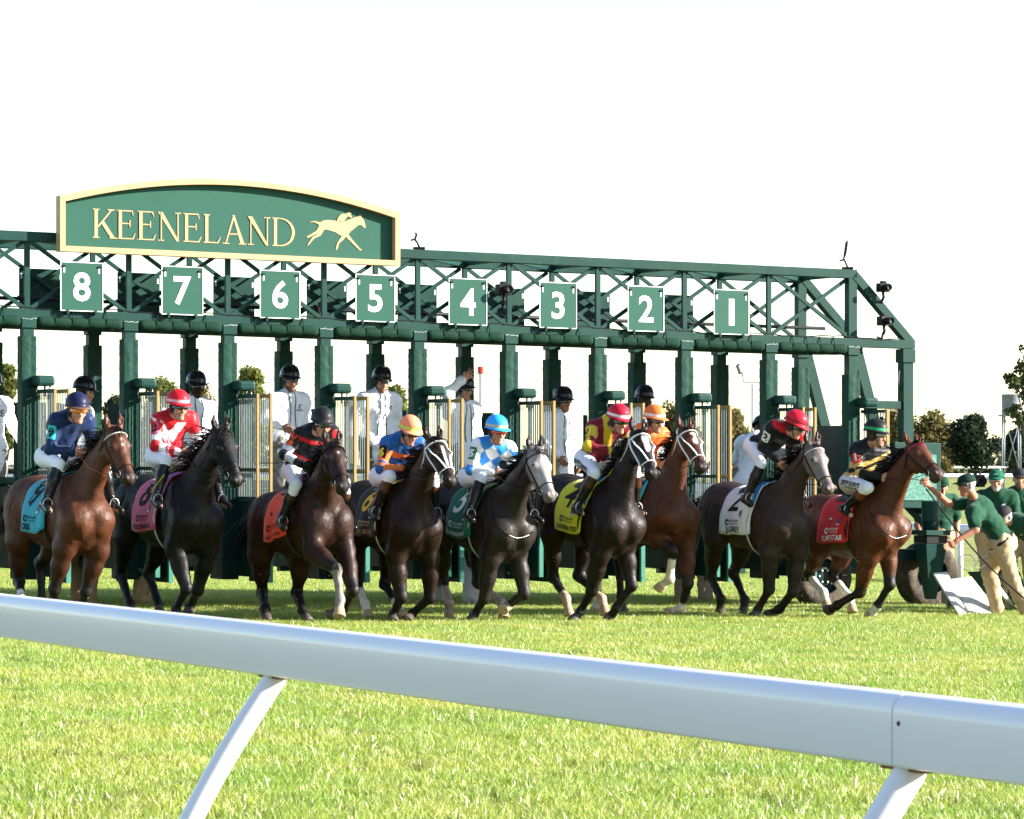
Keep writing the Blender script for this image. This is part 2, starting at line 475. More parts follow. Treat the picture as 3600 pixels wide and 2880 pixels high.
# ------------------------------------------------------------------ the starting gate
GREEN = mat('gate green paint', (.0085, .041, .032), .5, var=.10, scale=3, bump=.03, bscale=30, dirt=((.022, .066, .052), 9, .58, .74))
GREEN_PAD = mat('green vinyl pad', (.0075, .040, .027), .65, var=.18, scale=5, bump=.5, bscale=14)
BARS = mat('sunlit tone door bars', (.17, .20, .19), .45, var=.3, scale=20, spec=.3)  # silvery sunlight on the green bars, put into their base colour
GREEN_CANVAS = mat('green canvas', (.006, .028, .017), .85, var=.2, scale=8, bump=.3, bscale=30)
GREEN_DARK = mat('dark green panel', (.004, .021, .018), .5, var=.15, scale=4, bump=.05, bscale=20)
YELLOW = mat('yellow edge trim', (.30, .205, .08), .6, var=.12, scale=6)
SIGNG = mat('sign green', (.020, .080, .056), .6, var=.05, scale=4)
GOLD = mat('sign gold', (.48, .315, .165), .55, var=.06, scale=5)
WHITEP = mat('white sign paint', (.80, .80, .78), .5, var=.04)
BLACKP = mat('black plastic', (.012, .012, .013), .45, var=.2)
STEEL = mat('bare steel', (.42, .42, .42), .35, metal=1.0, var=.2)
gate = empty('starting_gate', gw(0, 0, 0))
tag(gate, 'long green steel starting gate with padded posts and overhead truss', 'starting gate')
def gpost(k): return (k - .5) * PITCH
UE = gpost(9)                      # end post
def build_frame():
    B = lambda: MB()
    w_t, w_l = 4.18, 3.32
    U0 = -3.2
    for v in (0.0, -1.21):
        dv = -.02 if v else 0
        MB().gbox(U0, UE + .06, v - .06 + dv, v + .06 + dv, w_t - .055, w_t + .055).build('top_beam', GREEN, gate, bevel=.006)
        MB().gbox(U0, 11.12, v - .065 + dv, v + .065 + dv, w_l - .055, w_l + .055).build('lower_beam', GREEN, gate, bevel=.006)
        MB().bar(gw(UE + .02, v, w_t), gw(11.08, v, w_l + .02), .12, .11, (0, 0, 1)).build('end_rafter', GREEN, gate, bevel=.005)
        for k in range(-1, 10):
            u = gpost(k)
            wd = .058 if k < 9 else .12
            MB().gbox(u - wd / 2, u + wd / 2, v - wd / 2 + .006, v + wd / 2 - .006, w_l + .055, w_t - .055).build('truss_upright', GREEN, gate)
            if k < 9:
                d = v + (.012 if v == 0 else -.012)
                MB().bar(gw(u + .04, d + .012, w_t - .06), gw(u + PITCH - .04, d + .012, w_l + .06), .034, .042).build('truss_diagonal', GREEN, gate)
                MB().bar(gw(u + .04, d - .034, w_l + .06), gw(u + PITCH - .04, d - .034, w_t - .06), .034, .042).build('truss_diagonal', GREEN, gate)
    for k in range(-1, 10):
        u = gpost(k)
        MB().bar(gw(u + .02, -.065, w_t + .01), gw(u + .02, -1.16, w_t + .01), .07, .06).build('cross_member', GREEN, gate)
        MB().bar(gw(u + .02, -.07, w_l + .01), gw(u + .02, -1.16, w_l + .01), .07, .06).build('cross_member', GREEN, gate)
        if k < 9: MB().bar(gw(u + .1, -.08, w_t - .02), gw(u + PITCH - .1, -1.12, w_t - .02), .045, .04).build('roof_brace', GREEN, gate)
    MB().tube([gw(U0, -.62, w_l + .20), gw(UE, -.62, w_l + .20)], .022, 8).build('conduit', BLACKP, gate, True)
    # posts and their pads
    for v in (0.0, -1.21):
        for k in range(-1, 10):
            u = gpost(k)
            MB().gbox(u - .065, u + .065, v - .06, v + .06, .42, w_l - .055).build('post', GREEN, gate, bevel=.004)
            MB().gbox(u - .085, u + .085, v - .080, v + .080, w_l - .16, w_l - .058).build('post_collar', GREEN, gate, bevel=.006)
    # wrinkled pads: a rounded square sleeve
    def pad(u, v, w0, w1, a, seed):
        rg = np.random.RandomState(seed); nu, nw = 28, 40; V = []; F = []
        for j in range(nw + 1):
            t = j / nw; w = w0 + (w1 - w0) * t
            for i in range(nu):
                th = 2 * math.pi * (i + .5) / nu; c, s = math.cos(th), math.sin(th)
                q = (abs(c) ** 14 + abs(s) ** 14) ** (-1 / 14)
                wr = .0018 * math.sin(w * 75 + 4 * math.sin(th * 2 + seed) + seed) + .0012 * math.sin(w * 33 + th * 3 + seed * 2)
                seam = -.022 * math.exp(-((th - 4.95) / .10) ** 2)
                r = a * q * (1 + 0) + wr * (0 if j in (0, nw) else 1) + seam
                V.append(gw(u + r * c, v - r * s, w) - gate.location)
        for j in range(nw):
            for i in range(nu):
                k = (i + 1) % nu; F.append((j * nu + k, j * nu + i, (j + 1) * nu + i, (j + 1) * nu + k))
        for base in (0, nw * nu):
            n = len(V); V.append(gw(u, v, w0 if base == 0 else w1) - gate.location)
            for i in range(nu): F.append((base + i, base + (i + 1) % nu, n, n))
        fs = [tuple(dict.fromkeys(f)) for f in F]
        me = bpy.data.meshes.new('post_pad'); me.from_pydata(V, [], fs); me.polygons.foreach_set('use_smooth', np.full(len(me.polygons), True)); me.set_sharp_from_angle(angle=R(38))
        return link('post_pad', me, GREEN_PAD, gate)
    for k in range(-1, 10):
        pad(gpost(k), 0.0, 1.42, 3.07 if k < 9 else 2.92, .088, k + 20); pad(gpost(k), -1.21, 1.42, 3.04, .090, k + 50)
    # canvas roll under the front beam with straps, and the canvas ceiling behind it
    for k in range(-1, 9):
        u0, u1 = gpost(k) + .10, gpost(k + 1) - .10; V = []; F = []; nu, nt = 48, 12
        for i in range(nu + 1):
            t = i / nu; u = u0 + (u1 - u0) * t
            sc = abs(math.sin(t * math.pi * 5)) ** .5
            end = max(0, abs(t - .5) * 2 - .94) / .06
            for j in range(nt):
                if j < 8:
                    a = R(75 - 150 * j / 7); r = .062 + .010 * sc - .012 * end
                    vv = .028 + r * 1.05 * math.cos(a); ww = w_l - .082 + r * math.sin(a) - (.020 * sc if j == 0 else 0)
                else:
                    q = (j - 7) / (nt - 8); vv = .03 - .42 * q; ww = w_l - .145 + .01 * math.sin(u * 9 + q * 5)
                V.append(gw(u, vv, ww) - gate.location)
        for i in range(nu):
            for j in range(nt - 1): F.append((i * nt + j, i * nt + j + 1, (i + 1) * nt + j + 1, (i + 1) * nt + j))
        o = link('canvas_roll', np_mesh('canvas_roll', V, F), GREEN_CANVAS, gate)
        so = o.modifiers.new('s', 'SOLIDIFY'); so.thickness = .01
        MB().gbox(u0 - .02, u1 + .02, -1.13, -.06, w_l - .125, w_l - .105).build('canvas_ceiling', GREEN_CANVAS, gate)
        for q in range(1, 5):
            u = u0 + (u1 - u0) * q / 5
            MB().tube([gw(u, .070, w_l + .06), gw(u + .004, .085, w_l + .0), gw(u + .006, .102, w_l - .08), gw(u, .06, w_l - .15)], .006, 6).build('canvas_strap', GREEN_CANVAS, gate, True)
def build_welds():
    rg = np.random.RandomState(31); wm = mat('bright weld flecks', (.45, .50, .46), .5, var=.4, scale=80)
    for k in range(-1, 10):
        u = gpost(k)
        m_ = MB()
        pts = [gw(u - .085 + .17 * t, .0815, 3.264 + rg.uniform(-.008, .008)) for t in np.linspace(0, 1, 15)]
        m_.tube(pts, [.0015 + .0035 * rg.rand() for _ in pts], 5); m_.build('weld_bead', wm, gate, True)
    cb = MB(); pts = []
    for i in range(90):
        t = i / 89; u = -2.0 + 12.9 * t; pts.append(gw(u, .088 - .02, 3.385 + .012 * math.sin(u * 5.2) + .006 * math.sin(u * 17)))
    cb.tube(pts, .007, 5); cb.build('cable', BLACKP, gate, True)
def build_stalls():
    dg = GREEN_DARK
    for k in range(-1, 10):
        u = gpost(k)
        # long padded partition running back from the post and the ledge on it
        MB().gbox(u - .07, u + .07, -2.75, -.075, .47, 1.40).build('partition', dg, gate, bevel=.012)
        MB().gbox(u - .13, u + .13, -2.6, -.30, .90, .94).build('ledge', GREEN, gate)
        MB().gbox(u - .11, u + .11, -2.7, -.085, 1.405, 1.50).build('partition_rail', GREEN_PAD, gate, bevel=.03)
        MB().gbox(u - .05, u + .05, -2.79, -2.69, .35, 1.60).build('rear_post', GREEN, gate)
        if k == 9: continue
        # hood over the door gear
        MB().gbox(u + .015, u + .235, .03, .30, 2.515, 2.63).build('hood', GREEN, gate, bevel=.035)
        MB().gbox(u - .02, u + .10, -.02, .10, 2.50, 2.60).build('hood_arm', GREEN_DARK, gate, bevel=.01)
        for q, (du, dv) in enumerate(((.08, .10), (.14, .2), (.19, .24))):
            MB().tube([gw(u + du, dv, 2.40), gw(u + du, dv, 2.52)], .012, 6).build('lift_rod', STEEL, gate, True)
        # two open door leaves, one each side of the post
        for side, (uo, ln, edge, trim) in enumerate(((.105, .56, GREEN, YELLOW), (.25, .60, YELLOW, YELLOW))):
            lf = u + uo
            door = MB().gbox(lf - .018, lf + .018, .07, .07 + ln, 2.435, 2.475).build('door_leaf', edge if side else GREEN, gate)
            tag(door, 'open front door of a stall')
            MB().gbox(lf - .017, lf + .017, .07, .07 + ln, 1.60, 1.635).build('door_rail', edge, door)
            MB().gbox(lf - .017, lf + .017, .07, .07 + ln, 1.27, 1.31).build('door_rail', edge, door)
            MB().gbox(lf - .014, lf + .014, .07 + ln, .07 + ln + .034, 1.25, 2.478).build('door_edge', trim, door)
            MB().gbox(lf - .020, lf + .020, .045, .0695, 1.25, 2.478).build('door_edge', GREEN, door)
            nbar = 11
            for q in range(nbar):
                vv = .07 + ln * (q + .5) / nbar
                MB().tube([gw(lf, vv, 1.31), gw(lf, vv, 2.435)], .0062, 6, cap=False).build('door_bar', BARS, door, True)
            MB().gbox(lf - .022, lf + .022, .075, .07 + ln * .96, .40 - .06 * side, 1.265).build('door_panel', dg, door, bevel=.01)
            MB().gbox(lf - .026, lf + .026, .07 + ln * .96, .07 + ln + .02, .40 - .06 * side, 1.245).build('panel_edge', mat('light green edge', (.06, .20, .15), .5), door)
        MB().gbox(u - .10, u + .10, -.3, .10, .36, 1.41).build('post_foot', dg, gate, bevel=.01)
    # tail gates at the back, half shut
    for i in range(-1, 8):
        u = PITCH * i
        for s in (-1, 1):
            MB().bar(gw(u + s * .53, -2.74, 1.45), gw(u + s * .30, -3.15, 1.45), .05, 1.9).build('tail_gate', dg, gate)
def digit_plate(s): return text_mesh(s, .50, .022)
DIG = {}
def build_boards():
    for i, n in enumerate('87654321'):
        u = PITCH * i; v = .105
        bd = MB().gbox(u - .251, u + .251, v, v + .014, 3.36, 3.915).build('number_board', SIGNG, gate, bevel=.003)
        tag(bd, 'number board reading %s above its stall' % n)
        for a, b, c, d in ((-.251, .251, 3.362, 3.371), (-.251, .251, 3.904, 3.913), (-.251, -.242, 3.372, 3.903), (.242, .251, 3.372, 3.903)):
            MB().gbox(u + a, u + b, v + .0145, v + .019, c, d).build('board_edge', WHITEP, bd)
        vs, fs = text_mesh(n, .44, .009) if n != '1' else ([(-.040, .0), (.040, .0), (.040, .315), (-.040, .315)], [(0, 1, 2, 3)])
        xs = [p[0] for p in vs]; mx = (min(xs) + max(xs)) / 2; ys = [p[1] for p in vs]; sy = .325 / (max(ys) - min(ys)); y0 = min(ys)
        sx = {'4': .92}.get(n, .98)
        tm = MB(); tm.add([gw(u + (x - mx) * sx, v + .0175, 3.475 + (y - y0) * sy) for x, y in vs], fs); tm.build('board_digit', WHITEP, bd)
        for s in (-1, 1):
            MB().gbox(u + s * .205 - .008, u + s * .205 + .008, v + .015, v + .018, 3.79, 3.845).build('board_slot', WHITEP, bd)
            MB().gbox(u + s * .215 - .016, u + s * .215 + .016, v + .02, v + .03, 3.855, 3.875).build('board_clip', BLACKP, bd)
            MB().gbox(u + s * .165 - .012, u + s * .165 + .012, .07, v + .034, 3.325, 3.375).build('board_hook', GREEN, bd)
            MB().gbox(u + s * .2 - .015, u + s * .2 + .015, .062, v - .002, 3.70, 3.74).build('board_bracket', GREEN, bd)
        rb = MB().gbox(u - .26, u + .26, -1.31, -1.29, 3.38, 3.91).build('rear_board', GREEN, gate)
        for s in (-1, 1): MB().gbox(u + s * .235 - .009, u + s * .235 + .009, -1.3125, -1.2875, 3.79, 3.85).build('board_slot', WHITEP, rb)
# ---------------------------------------------------------------- the arched sign on the gate
def build_sign():
    u0, u1, w0, wl, rise = -.285, 3.85, 4.03, 4.625, .280
    v = .16
    N = 36
    sg = empty('arched_sign', gw(1.8, v, w0))
    tag(sg, 'arched green sign with gold frame reading KEENELAND on top of the gate', 'sign')
    def arc(t): return wl + rise * (1 - (2 * t - 1) ** 2) ** 1.0
    # back panel
    pb = MB()
    poly = [(u0, w0), (u1, w0)] + [(u1 + (u0 - u1) * t, arc(1 - t)) for t in np.linspace(0, 1, N)]
    pb.prism(poly, lambda x, y, d: gw(x, v + d, y), -.05, .0)
    pb.build('panel', SIGNG, sg, origin=sg.location)
    fr = .05; dp = .090
    ring_o = [(u0 - .012, w0 - .012), (u1 + .012, w0 - .012)] + [(u1 + .012 + (u0 - u1 - .024) * t, arc(1 - t) + .012) for t in np.linspace(0, 1, N)]
    ring_i = [(u0 + fr, w0 + fr), (u1 - fr, w0 + fr)] + [(u1 - fr + (u0 - u1 + 2 * fr) * t, arc(1 - t) - fr) for t in np.linspace(0, 1, N)]
    fb = MB(); n = len(ring_o)
    for d in (-.055, dp):
        for x, y in ring_o: fb.v.append(tuple(gw(x, v + d, y)))
        for x, y in ring_i: fb.v.append(tuple(gw(x, v + d, y)))
    for i in range(n):
        k = (i + 1) % n
        fb.f += [(2 * n + i, 2 * n + k, 3 * n + k, 3 * n + i), (k, i, n + i, n + k), (i, k, 2 * n + k, 2 * n + i), (n + k, n + i, 3 * n + i, 3 * n + k)]
    fb.build('frame', GOLD, sg, origin=sg.location)
    # lettering with serifs; each stroke a thin plate
    H = .325; base = w0 + .160
    lay = [0]
    def letter(polys):
        m_ = MB()
        for p in polys:
            lay[0] = (lay[0] + 1) % 9
            m_.prism([(x, base + y) for x, y in p], lambda x, y, d: gw(x, v + d, y), .001, .004 + .0006 * lay[0])
        m_.build('letter', GOLD, sg, origin=sg.location)
    st, th = .038, .013
    def rect(x0, x1, y0, y1): return [(x0, y0), (x1, y0), (x1, y1), (x0, y1)]
    def stem(x, w=st): return [rect(x, x + w, 0, H), [(x - .026, 0), (x + w + .026, 0), (x + w + .012, .012), (x - .012, .012)], [(x - .012, H - .012), (x + w + .012, H - .012), (x + w + .026, H), (x - .026, H)]]
    def L_K(x): return stem(x), stem(x) + [[(x + st, .135), (x + st + .012, .120), (x + .205, H - .012), (x + .185, H - .012)], [(x + st + .040, .165), (x + .195, 0), (x + .245, 0), (x + st + .070, .195)], rect(x + .155, x + .235, H - .012, H), rect(x + .175, x + .262, 0, .010)], .225
    def L_E(x):
        p = stem(x) + [rect(x + st, x + .165, H - th, H), rect(x + st, x + .175, 0, th), rect(x + st, x + .135, H * .52, H * .52 + th), [(x + .165, H), (x + .150, H), (x + .172, H - .062), (x + .178, H - .062)], [(x + .155, 0), (x + .175, 0), (x + .200, .068), (x + .193, .068)], [(x + .128, H * .52 - .03), (x + .140, H * .52 - .03), (x + .140, H * .52 + .045), (x + .128, H * .52 + .045)]]
        return p, p, .185
    def L_N(x):
        p = [rect(x + .012, x + .012 + th, 0, H), rect(x - .016, x + .055, 0, .011), [(x - .02, H), (x + .035, H), (x + .235, .0), (x + .205, -.0)], rect(x + .215, x + .215 + th, 0, H), rect(x + .185, x + .262, H - .011, H)]
        return p, p, .245
    def L_L(x):
        p = stem(x) + [rect(x + st, x + .160, 0, th), [(x + .140, 0), (x + .160, 0), (x + .188, .072), (x + .181, .072)]]
        return p, p, .165
    def L_A(x):
        p = [[(x + .020, 0), (x + .036, 0), (x + .128, H * .90), (x + .118, H)], [(x + .108, H * 1.02), (x + .132, H * 1.02), (x + .258, 0), (x + .212, 0)], rect(x + .072, x + .19, H * .33, H * .33 + th), rect(x - .012, x + .072, 0, .010), rect(x + .182, x + .285, 0, .010)]
        return p, p, .255
    def L_D(x):
        p = list(stem(x)); cx, cy = x + .075, H / 2; n = 14
        for i in range(n):
            a0, a1 = -math.pi / 2 + math.pi * i / n, -math.pi / 2 + math.pi * (i + 1) / n
            def pt(a, r): 
                rx, ry = (.185, H / 2) if r else (.150, H / 2 - th)
                return (cx + math.cos(a) * rx, cy + math.sin(a) * ry)
            p.append([pt(a0, 0), pt(a0, 1), pt(a1, 1), pt(a1, 0)])
        p += [rect(x + st, cx + .002, 0, th), rect(x + st, cx + .002, H - th, H)]
        return p, p, .26
    x = .135
    for ch in 'KEENELAND':
        q, p, adv = {'K': L_K, 'E': L_E, 'N': L_N, 'L': L_L, 'A': L_A, 'D': L_D}[ch](x); letter(p); x += adv + .060
    scale_end = x
    # galloping horse and rider emblem
    def ep(pts, nm='emblem'):
        m_ = MB(); lay[0] = (lay[0] + 1) % 9
        m_.prism([(2.70 + px * .00262, base - .065 + (205 - py) * .00242) for px, py in pts][::-1], lambda x, y, d: gw(x, v + d, y), .001, .004 + .0006 * lay[0])
        m_.build(nm, GOLD, sg, origin=sg.location)
    ep([(62, 62), (80, 48), (105, 42), (140, 44), (165, 48), (190, 44), (212, 34), (240, 22), (256, 18), (262, 6), (268, 16), (282, 38), (290, 68), (282, 72), (268, 58), (252, 60), (235, 76), (215, 92), (205, 108), (190, 118), (165, 112), (140, 98), (118, 92), (100, 88), (80, 90), (66, 80)])
    ep([(190, 116), (205, 106), (222, 128), (262, 172), (272, 176), (262, 182), (250, 172), (214, 138)])
    ep([(176, 112), (196, 112), (182, 132), (160, 152), (154, 176), (144, 188), (146, 170), (152, 148)])
    ep([(64, 74), (84, 88), (66, 104), (30, 122), (12, 132), (2, 128), (22, 116), (50, 98)])
    ep([(72, 86), (88, 90), (72, 118), (40, 134), (18, 162), (6, 170), (14, 156), (32, 128), (60, 110)])
    ep([(62, 66), (72, 56), (40, 50), (14, 58), (40, 56)])
    ep([(148, 46), (158, 24), (172, 10), (196, 8), (202, 2), (212, 0), (220, 6), (216, 12), (224, 22), (216, 26), (206, 20), (196, 24), (190, 36), (182, 44)])
    return scale_end
build_frame(); build_welds(); build_stalls(); build_boards(); SIGN_END = build_sign()
def build_gate_end():
    # outer end bay: post, tie bar, braces, equipment box
    MB().gbox(10.94, 11.09, -.07, .07, 1.35, 3.262).build('end_post', GREEN, gate, bevel=.004)
    MB().gbox(10.92, 11.11, -.09, .09, 3.09, 3.26).build('post_collar', GREEN, gate, bevel=.005)
    MB().gbox(10.275, 10.935, -.05, .05, 2.50, 2.60).build('tie_bar', GREEN, gate, bevel=.004)
    for v in (-.09, -1.30):
        MB().bar(gw(UE + .12, v, 3.26), gw(UE + .72, v, 1.25), .10, .14).build('end_brace', GREEN, gate, bevel=.004)
    MB().gbox(UE - .05, UE + .02, -1.12, -.09, 1.40, 2.28).build('side_panel', GREEN_DARK, gate)
    bx = MB().gbox(10.72, 11.42, -.20, .20, 1.25, 2.08).build('equipment_box', GREEN, gate, bevel=.01)
    MB().gbox(10.80, 11.34, .2005, .215, 1.35, 1.93).build('tread_plate', mat('tread plate', (.10, .22, .18), .35, var=.5, scale=45, metal=.3), bx)
    # rope hook
    MB().tube([gw(10.93, .0, 2.75), gw(10.90, .02, 2.85), gw(10.91, .02, 2.98), gw(10.94, .02, 3.0)], .012, 6).build('hook', STEEL, gate, True)
    # last stall side door with scroll bars
    lf = UE + .12
    dr = MB().gbox(lf - .018, lf + .018, .07, .63, 2.435, 2.475).build('door_leaf', GREEN, gate)
    for q in range(9): MB().tube([gw(lf, .09 + .56 * (q + .5) / 9, 1.31), gw(lf, .09 + .56 * (q + .5) / 9, 2.435)], .0085, 6).build('door_bar', GREEN, dr, True)
    MB().gbox(lf - .02, lf + .02, .63, .675, 1.25, 2.478).build('door_edge', YELLOW, dr)
    MB().gbox(lf - .017, lf + .017, .07, .63, 1.60, 1.635).build('door_rail', GREEN, dr)
    MB().gbox(UE + .015, UE + .235, .03, .30, 2.515, 2.63).build('hood', GREEN, gate, bevel=.035)
    for q in (5.5, 7.0):
        for w in (2.08, 2.26, 2.36):
            a, f = lathe([(.0, -.03), (.02, -.02), (.026, 0), (.02, .02), (.0, .03)], gw(lf, .09 + .56 * q / 9, w), (0, 0, 1), 10); m_ = MB(); m_.add(a, f); m_.build('bar_collar', BLACKP, dr, True)
    # jack leg with its cylinder
    c = gw(10.98, .62, 0)
    def cyl(name, m, w0, w1, r0, r1, n=16, off=(0, 0)):
        a, f = lathe([(0, w0), (r0, w0), (r1, w1), (0, w1)], gw(10.98 + off[0], .62 + off[1], .08), (0, 0, 1), n); o_ = MB(); o_.add(a, f); return o_.build(name, m, gate, True, split=40)
    cyl('jack_cylinder', GREEN, 1.02, 1.26, .115, .11); cyl('jack_cylinder', GREEN_DARK, .90, 1.02, .10, .115)
    MB().gbox(10.80, 11.16, .44, .80, .92, .98).build('jack_plate', GREEN, gate, bevel=.005)
    MB().gbox(10.83, 11.13, .47, .77, .82, .915).build('jack_chain', BLACKP, gate)
    m_ = MB(); t = [(-.16, -.14), (.16, -.14), (.16, .14), (-.16, .14)]
    m_.hexa([gw(10.98 + x * .35, .62 + -y * .35, .12) for x, y in t] + [gw(10.98 + x, .62 - y, .815) for x, y in t]); m_.build('jack_leg', GREEN, gate, bevel=.006)
    MB().gbox(10.3, 11.2, .30, .50, .60, .74).build('chassis_beam', GREEN_DARK, gate)
    MB().bar(gw(11.2, .3, 1.0), gw(11.2, -.6, 1.5), .10, .10).build('jack_strut', GREEN, gate)
    for (u, v, r) in ((11.22, .18, .42), (9.72, .05, .40)):
        wh = empty_part = None
        n = 40
        prof = [(r * .55, -.13), (r * .62, -.14), (r * .80, -.155), (r * .93, -.14), (r, -.10), (r, .10), (r * .93, .14), (r * .80, .155), (r * .62, .14), (r * .55, .13)]
        a, f = lathe(prof, gw(u, v, r - .01), (V2[0], V2[1], 0), n); m_ = MB(); m_.add(a, f)
        ty = m_.build('tyre', mat('dusty tyre', (.045, .038, .032), .85, var=.3, scale=12, bump=.4, bscale=30, dirt=((.16, .12, .085), 5, .45, .7)), gate, True, split=60)
        a, f = lathe([(r * .55, .12), (r * .50, .06), (r * .30, .045), (r * .28, .09), (r * .12, .10), (0, .10)], gw(u, v, r - .01), (V2[0], V2[1], 0), n); m_ = MB(); m_.add(a, f); m_.build('rim', GREEN_DARK, ty, True, split=40)
        for q in range(6):
            th = q * math.pi / 3; cc = gw(u + math.cos(th) * r * .2, v + .105, r - .01 + math.sin(th) * r * .2)
            a, f = lathe([(0, .012), (.014, .01), (.016, -.01)], cc, (V2[0], V2[1], 0), 6); m_ = MB(); m_.add(a, f); m_.build('wheel_nut', STEEL, ty)
build_gate_end()
# cameras clamped to the truss
def clamp_cam(p, label, s=1.0, yaw=0.0, up=True):
    root = empty('remote_camera', p, heading_v + yaw)
    f = lambda a, b: MB().box(a, b)
    f((-.05 * s, -.075 * s, -.055 * s), (.05 * s, .075 * s, .055 * s)).build('camera_body', BLACKP, root, bevel=.008, origin=(0, 0, 0))
    f((-.03 * s, -.03 * s, .0555 * s), (.04 * s, .03 * s, .085 * s)).build('viewfinder', BLACKP, root, bevel=.005, origin=(0, 0, 0))
    a, fc = lathe([(0, 0), (.042 * s, 0), (.042 * s, .10 * s), (.036 * s, .105 * s), (.034 * s, .09 * s), (0, .085 * s)], Vector((.05 * s, 0, 0)), (1, 0, 0), 14); m_ = MB(); m_.add(a, fc); m_.build('lens', BLACKP, root, True, split=30, origin=(0, 0, 0))
    d = -1 if up else 1
    MB().tube([(0, 0, -.056 * s), (0, .01, -.12 * s), (-.02, .0, -.16 * s)], .018 * s, 8).build('ball_head', BLACKP, root, True, origin=(0, 0, 0))
    MB().tube([(-.02, 0, -.15 * s), (-.09, .04, -.21 * s), (-.16, .02, -.19 * s)], .014 * s, 7).build('clamp_arm', BLACKP, root, True, origin=(0, 0, 0))
    tag(root, label, 'camera', 'remote cameras clamped to the gate')
heading_v = math.atan2(V2[1], V2[0])
clamp_cam(gw(UE + .40, .12, 4.02), 'black remote camera above the sloping end rafter', 1.0)
clamp_cam(gw(UE + .40, .14, 3.60), 'black remote camera on the lower beam at the gate end', 1.05, .1)
clamp_cam(gw(gpost(5) - .12, .10, 3.80), 'black remote camera between number boards 4 and 3', 1.15)
clamp_cam(gw(gpost(3) + .10, -.5, 3.50), 'small black remote camera inside the truss beside board 5', .8, -.3)
clamp_cam(gw(gpost(3) - .26, -.7, 3.52), 'small black remote camera deep in the truss between boards 6 and 5', .8, .3)
def mount(p, label, tall):
    root = empty('camera_mount', p)
    MB().box((-.07, -.05, 0), (.07, .05, .03)).build('foot_plate', BLACKP, root, bevel=.004, origin=(0, 0, 0))
    MB().tube([(0, 0, .03), (-.02, 0, .08), (-.05, 0, .12 if not tall else .14)], .012, 7).build('arm', BLACKP, root, True, origin=(0, 0, 0))
    MB().tube([(-.10, 0, .11), (-.04, 0, .125)], .011, 7).build('knob', BLACKP, root, True, origin=(0, 0, 0))
    if tall: MB().tube([(-.05, 0, .13), (-.03, 0, .20), (-.01, 0, .33), (0, 0, .36)], [.012, .03, .032, .015], 8, squash=.6).build('head', BLACKP, root, True, origin=(0, 0, 0))
    else: MB().tube([(-.05, 0, .12), (-.03, 0, .18), (-.045, 0, .20)], [.012, .014, .012], 7).build('head', BLACKP, root, True, origin=(0, 0, 0))
    tag(root, label, 'camera mount', 'camera mounts on the top beam')
mount(gw(gpost(4) + .02, 0, 4.237), 'empty black camera mount on the top beam beside the arched sign', False)
mount(gw(UE - .05, 0, 4.237), 'tall black camera mount at the right end of the top beam', True)

# ------------------------------------------------------------------ running rails
RAILW = mat('white rail plastic', (.71, .675, .72), .26, var=.01, scale=2, coat=.10, rv=.0, spec=.4)
def near_rail():
    # runs along V past the camera; section 0.19 m high
    p0 = unpx(3600, 2615, 8.54); p0.z = 0
    d = Vector((V2[0], V2[1], 0)); nrm_ = Vector((-U2[0], -U2[1], 0))     # face turned to the camera
    root = empty('running_rail', Vector((p0.x, p0.y, 0)))
    tag(root, 'white plastic running rail crossing the foreground', 'rail')
    top, hgt, wid = 1.105, .192, .135
    def sect():
        pts = []
        r = .050
        for cx, cz, a0 in ((wid / 2 - r, hgt - r, 0), (-wid / 2 + r, hgt - r, 90)):
            for q in range(8):
                a = R(a0 + 90 * q / 7); pts.append((cx + math.cos(a) * r, cz + math.sin(a) * r))
        rb = .012
        for cx, cz, a0 in ((-wid / 2 + rb, rb, 180), (wid / 2 - rb, rb, 270)):
            for q in range(4):
                a = R(a0 + 90 * q / 3); pts.append((cx + math.cos(a) * rb, cz + math.sin(a) * rb))
        return pts
    S = sect()
    jt = 0.50          # joint position along d measured from p0 backwards
    segs = [(-60, -9.355), (-9.35, -1.0 * jt - .0025), (-1.0 * jt + .0025, 9)]
    for a, b in segs:
        m_ = MB(); n = len(S)
        for t in (a, b):
            for x, z in S: m_.v.append(tuple(p0 + d * t + nrm_ * x + Vector((0, 0, top - hgt + z))))
        for i in range(n): m_.f.append((i, (i + 1) % n, n + (i + 1) % n, n + i))
        m_.f += [tuple(reversed(range(n))), tuple(range(n, 2 * n))]
        m_.build('rail_section', RAILW, root, True, split=35, origin=root.location)
        c = p0 + d * b + nrm_ * 0 + Vector((0, 0, top - hgt / 2)) if b < 8 else None
        if c: MB().bar(c - d * .08, c + d * .08, wid - .07, hgt - .07).build('rail_joint', mat('dark joint', (.10, .09, .08), .7), root, origin=root.location)
    bolt = p0 + d * (-jt + .032) + nrm_ * (wid / 2 - .002) + Vector((0, 0, top - .075))
    a, f = lathe([(0, .006), (.006, .005), (.008, 0)], bolt, nrm_, 10); m_ = MB(); m_.add(a, f); m_.build('bolt', mat('rusty bolt', (.05, .015, .008), .6), root, True, origin=root.location)
    # gooseneck stanchions, curving down and back away from the course
    for t in (-.506, -4.85, -9.2, -13.55, -17.9):
        m_ = MB(); pts = []
        b0 = p0 + d * t + Vector((0, 0, top - hgt - .005))
        for q in np.linspace(0, 1, 14):
            pts.append(b0 + nrm_ * (.51 * (1 - (1 - q) ** 1.4)) + Vector((0, 0, -.95 * q)))
        m_.tube(pts, .043, 16); m_.build('stanchion', RAILW, root, True, split=50, origin=root.location)
        MB().bar(b0 - d * .10 + Vector((0, 0, .0)), b0 + d * .10 + Vector((0, 0, .0)), .07, .012).build('stanchion_plate', mat('rusty plate', (.16, .06, .03), .7, var=.4, scale=30), root, origin=root.location)
near_rail()
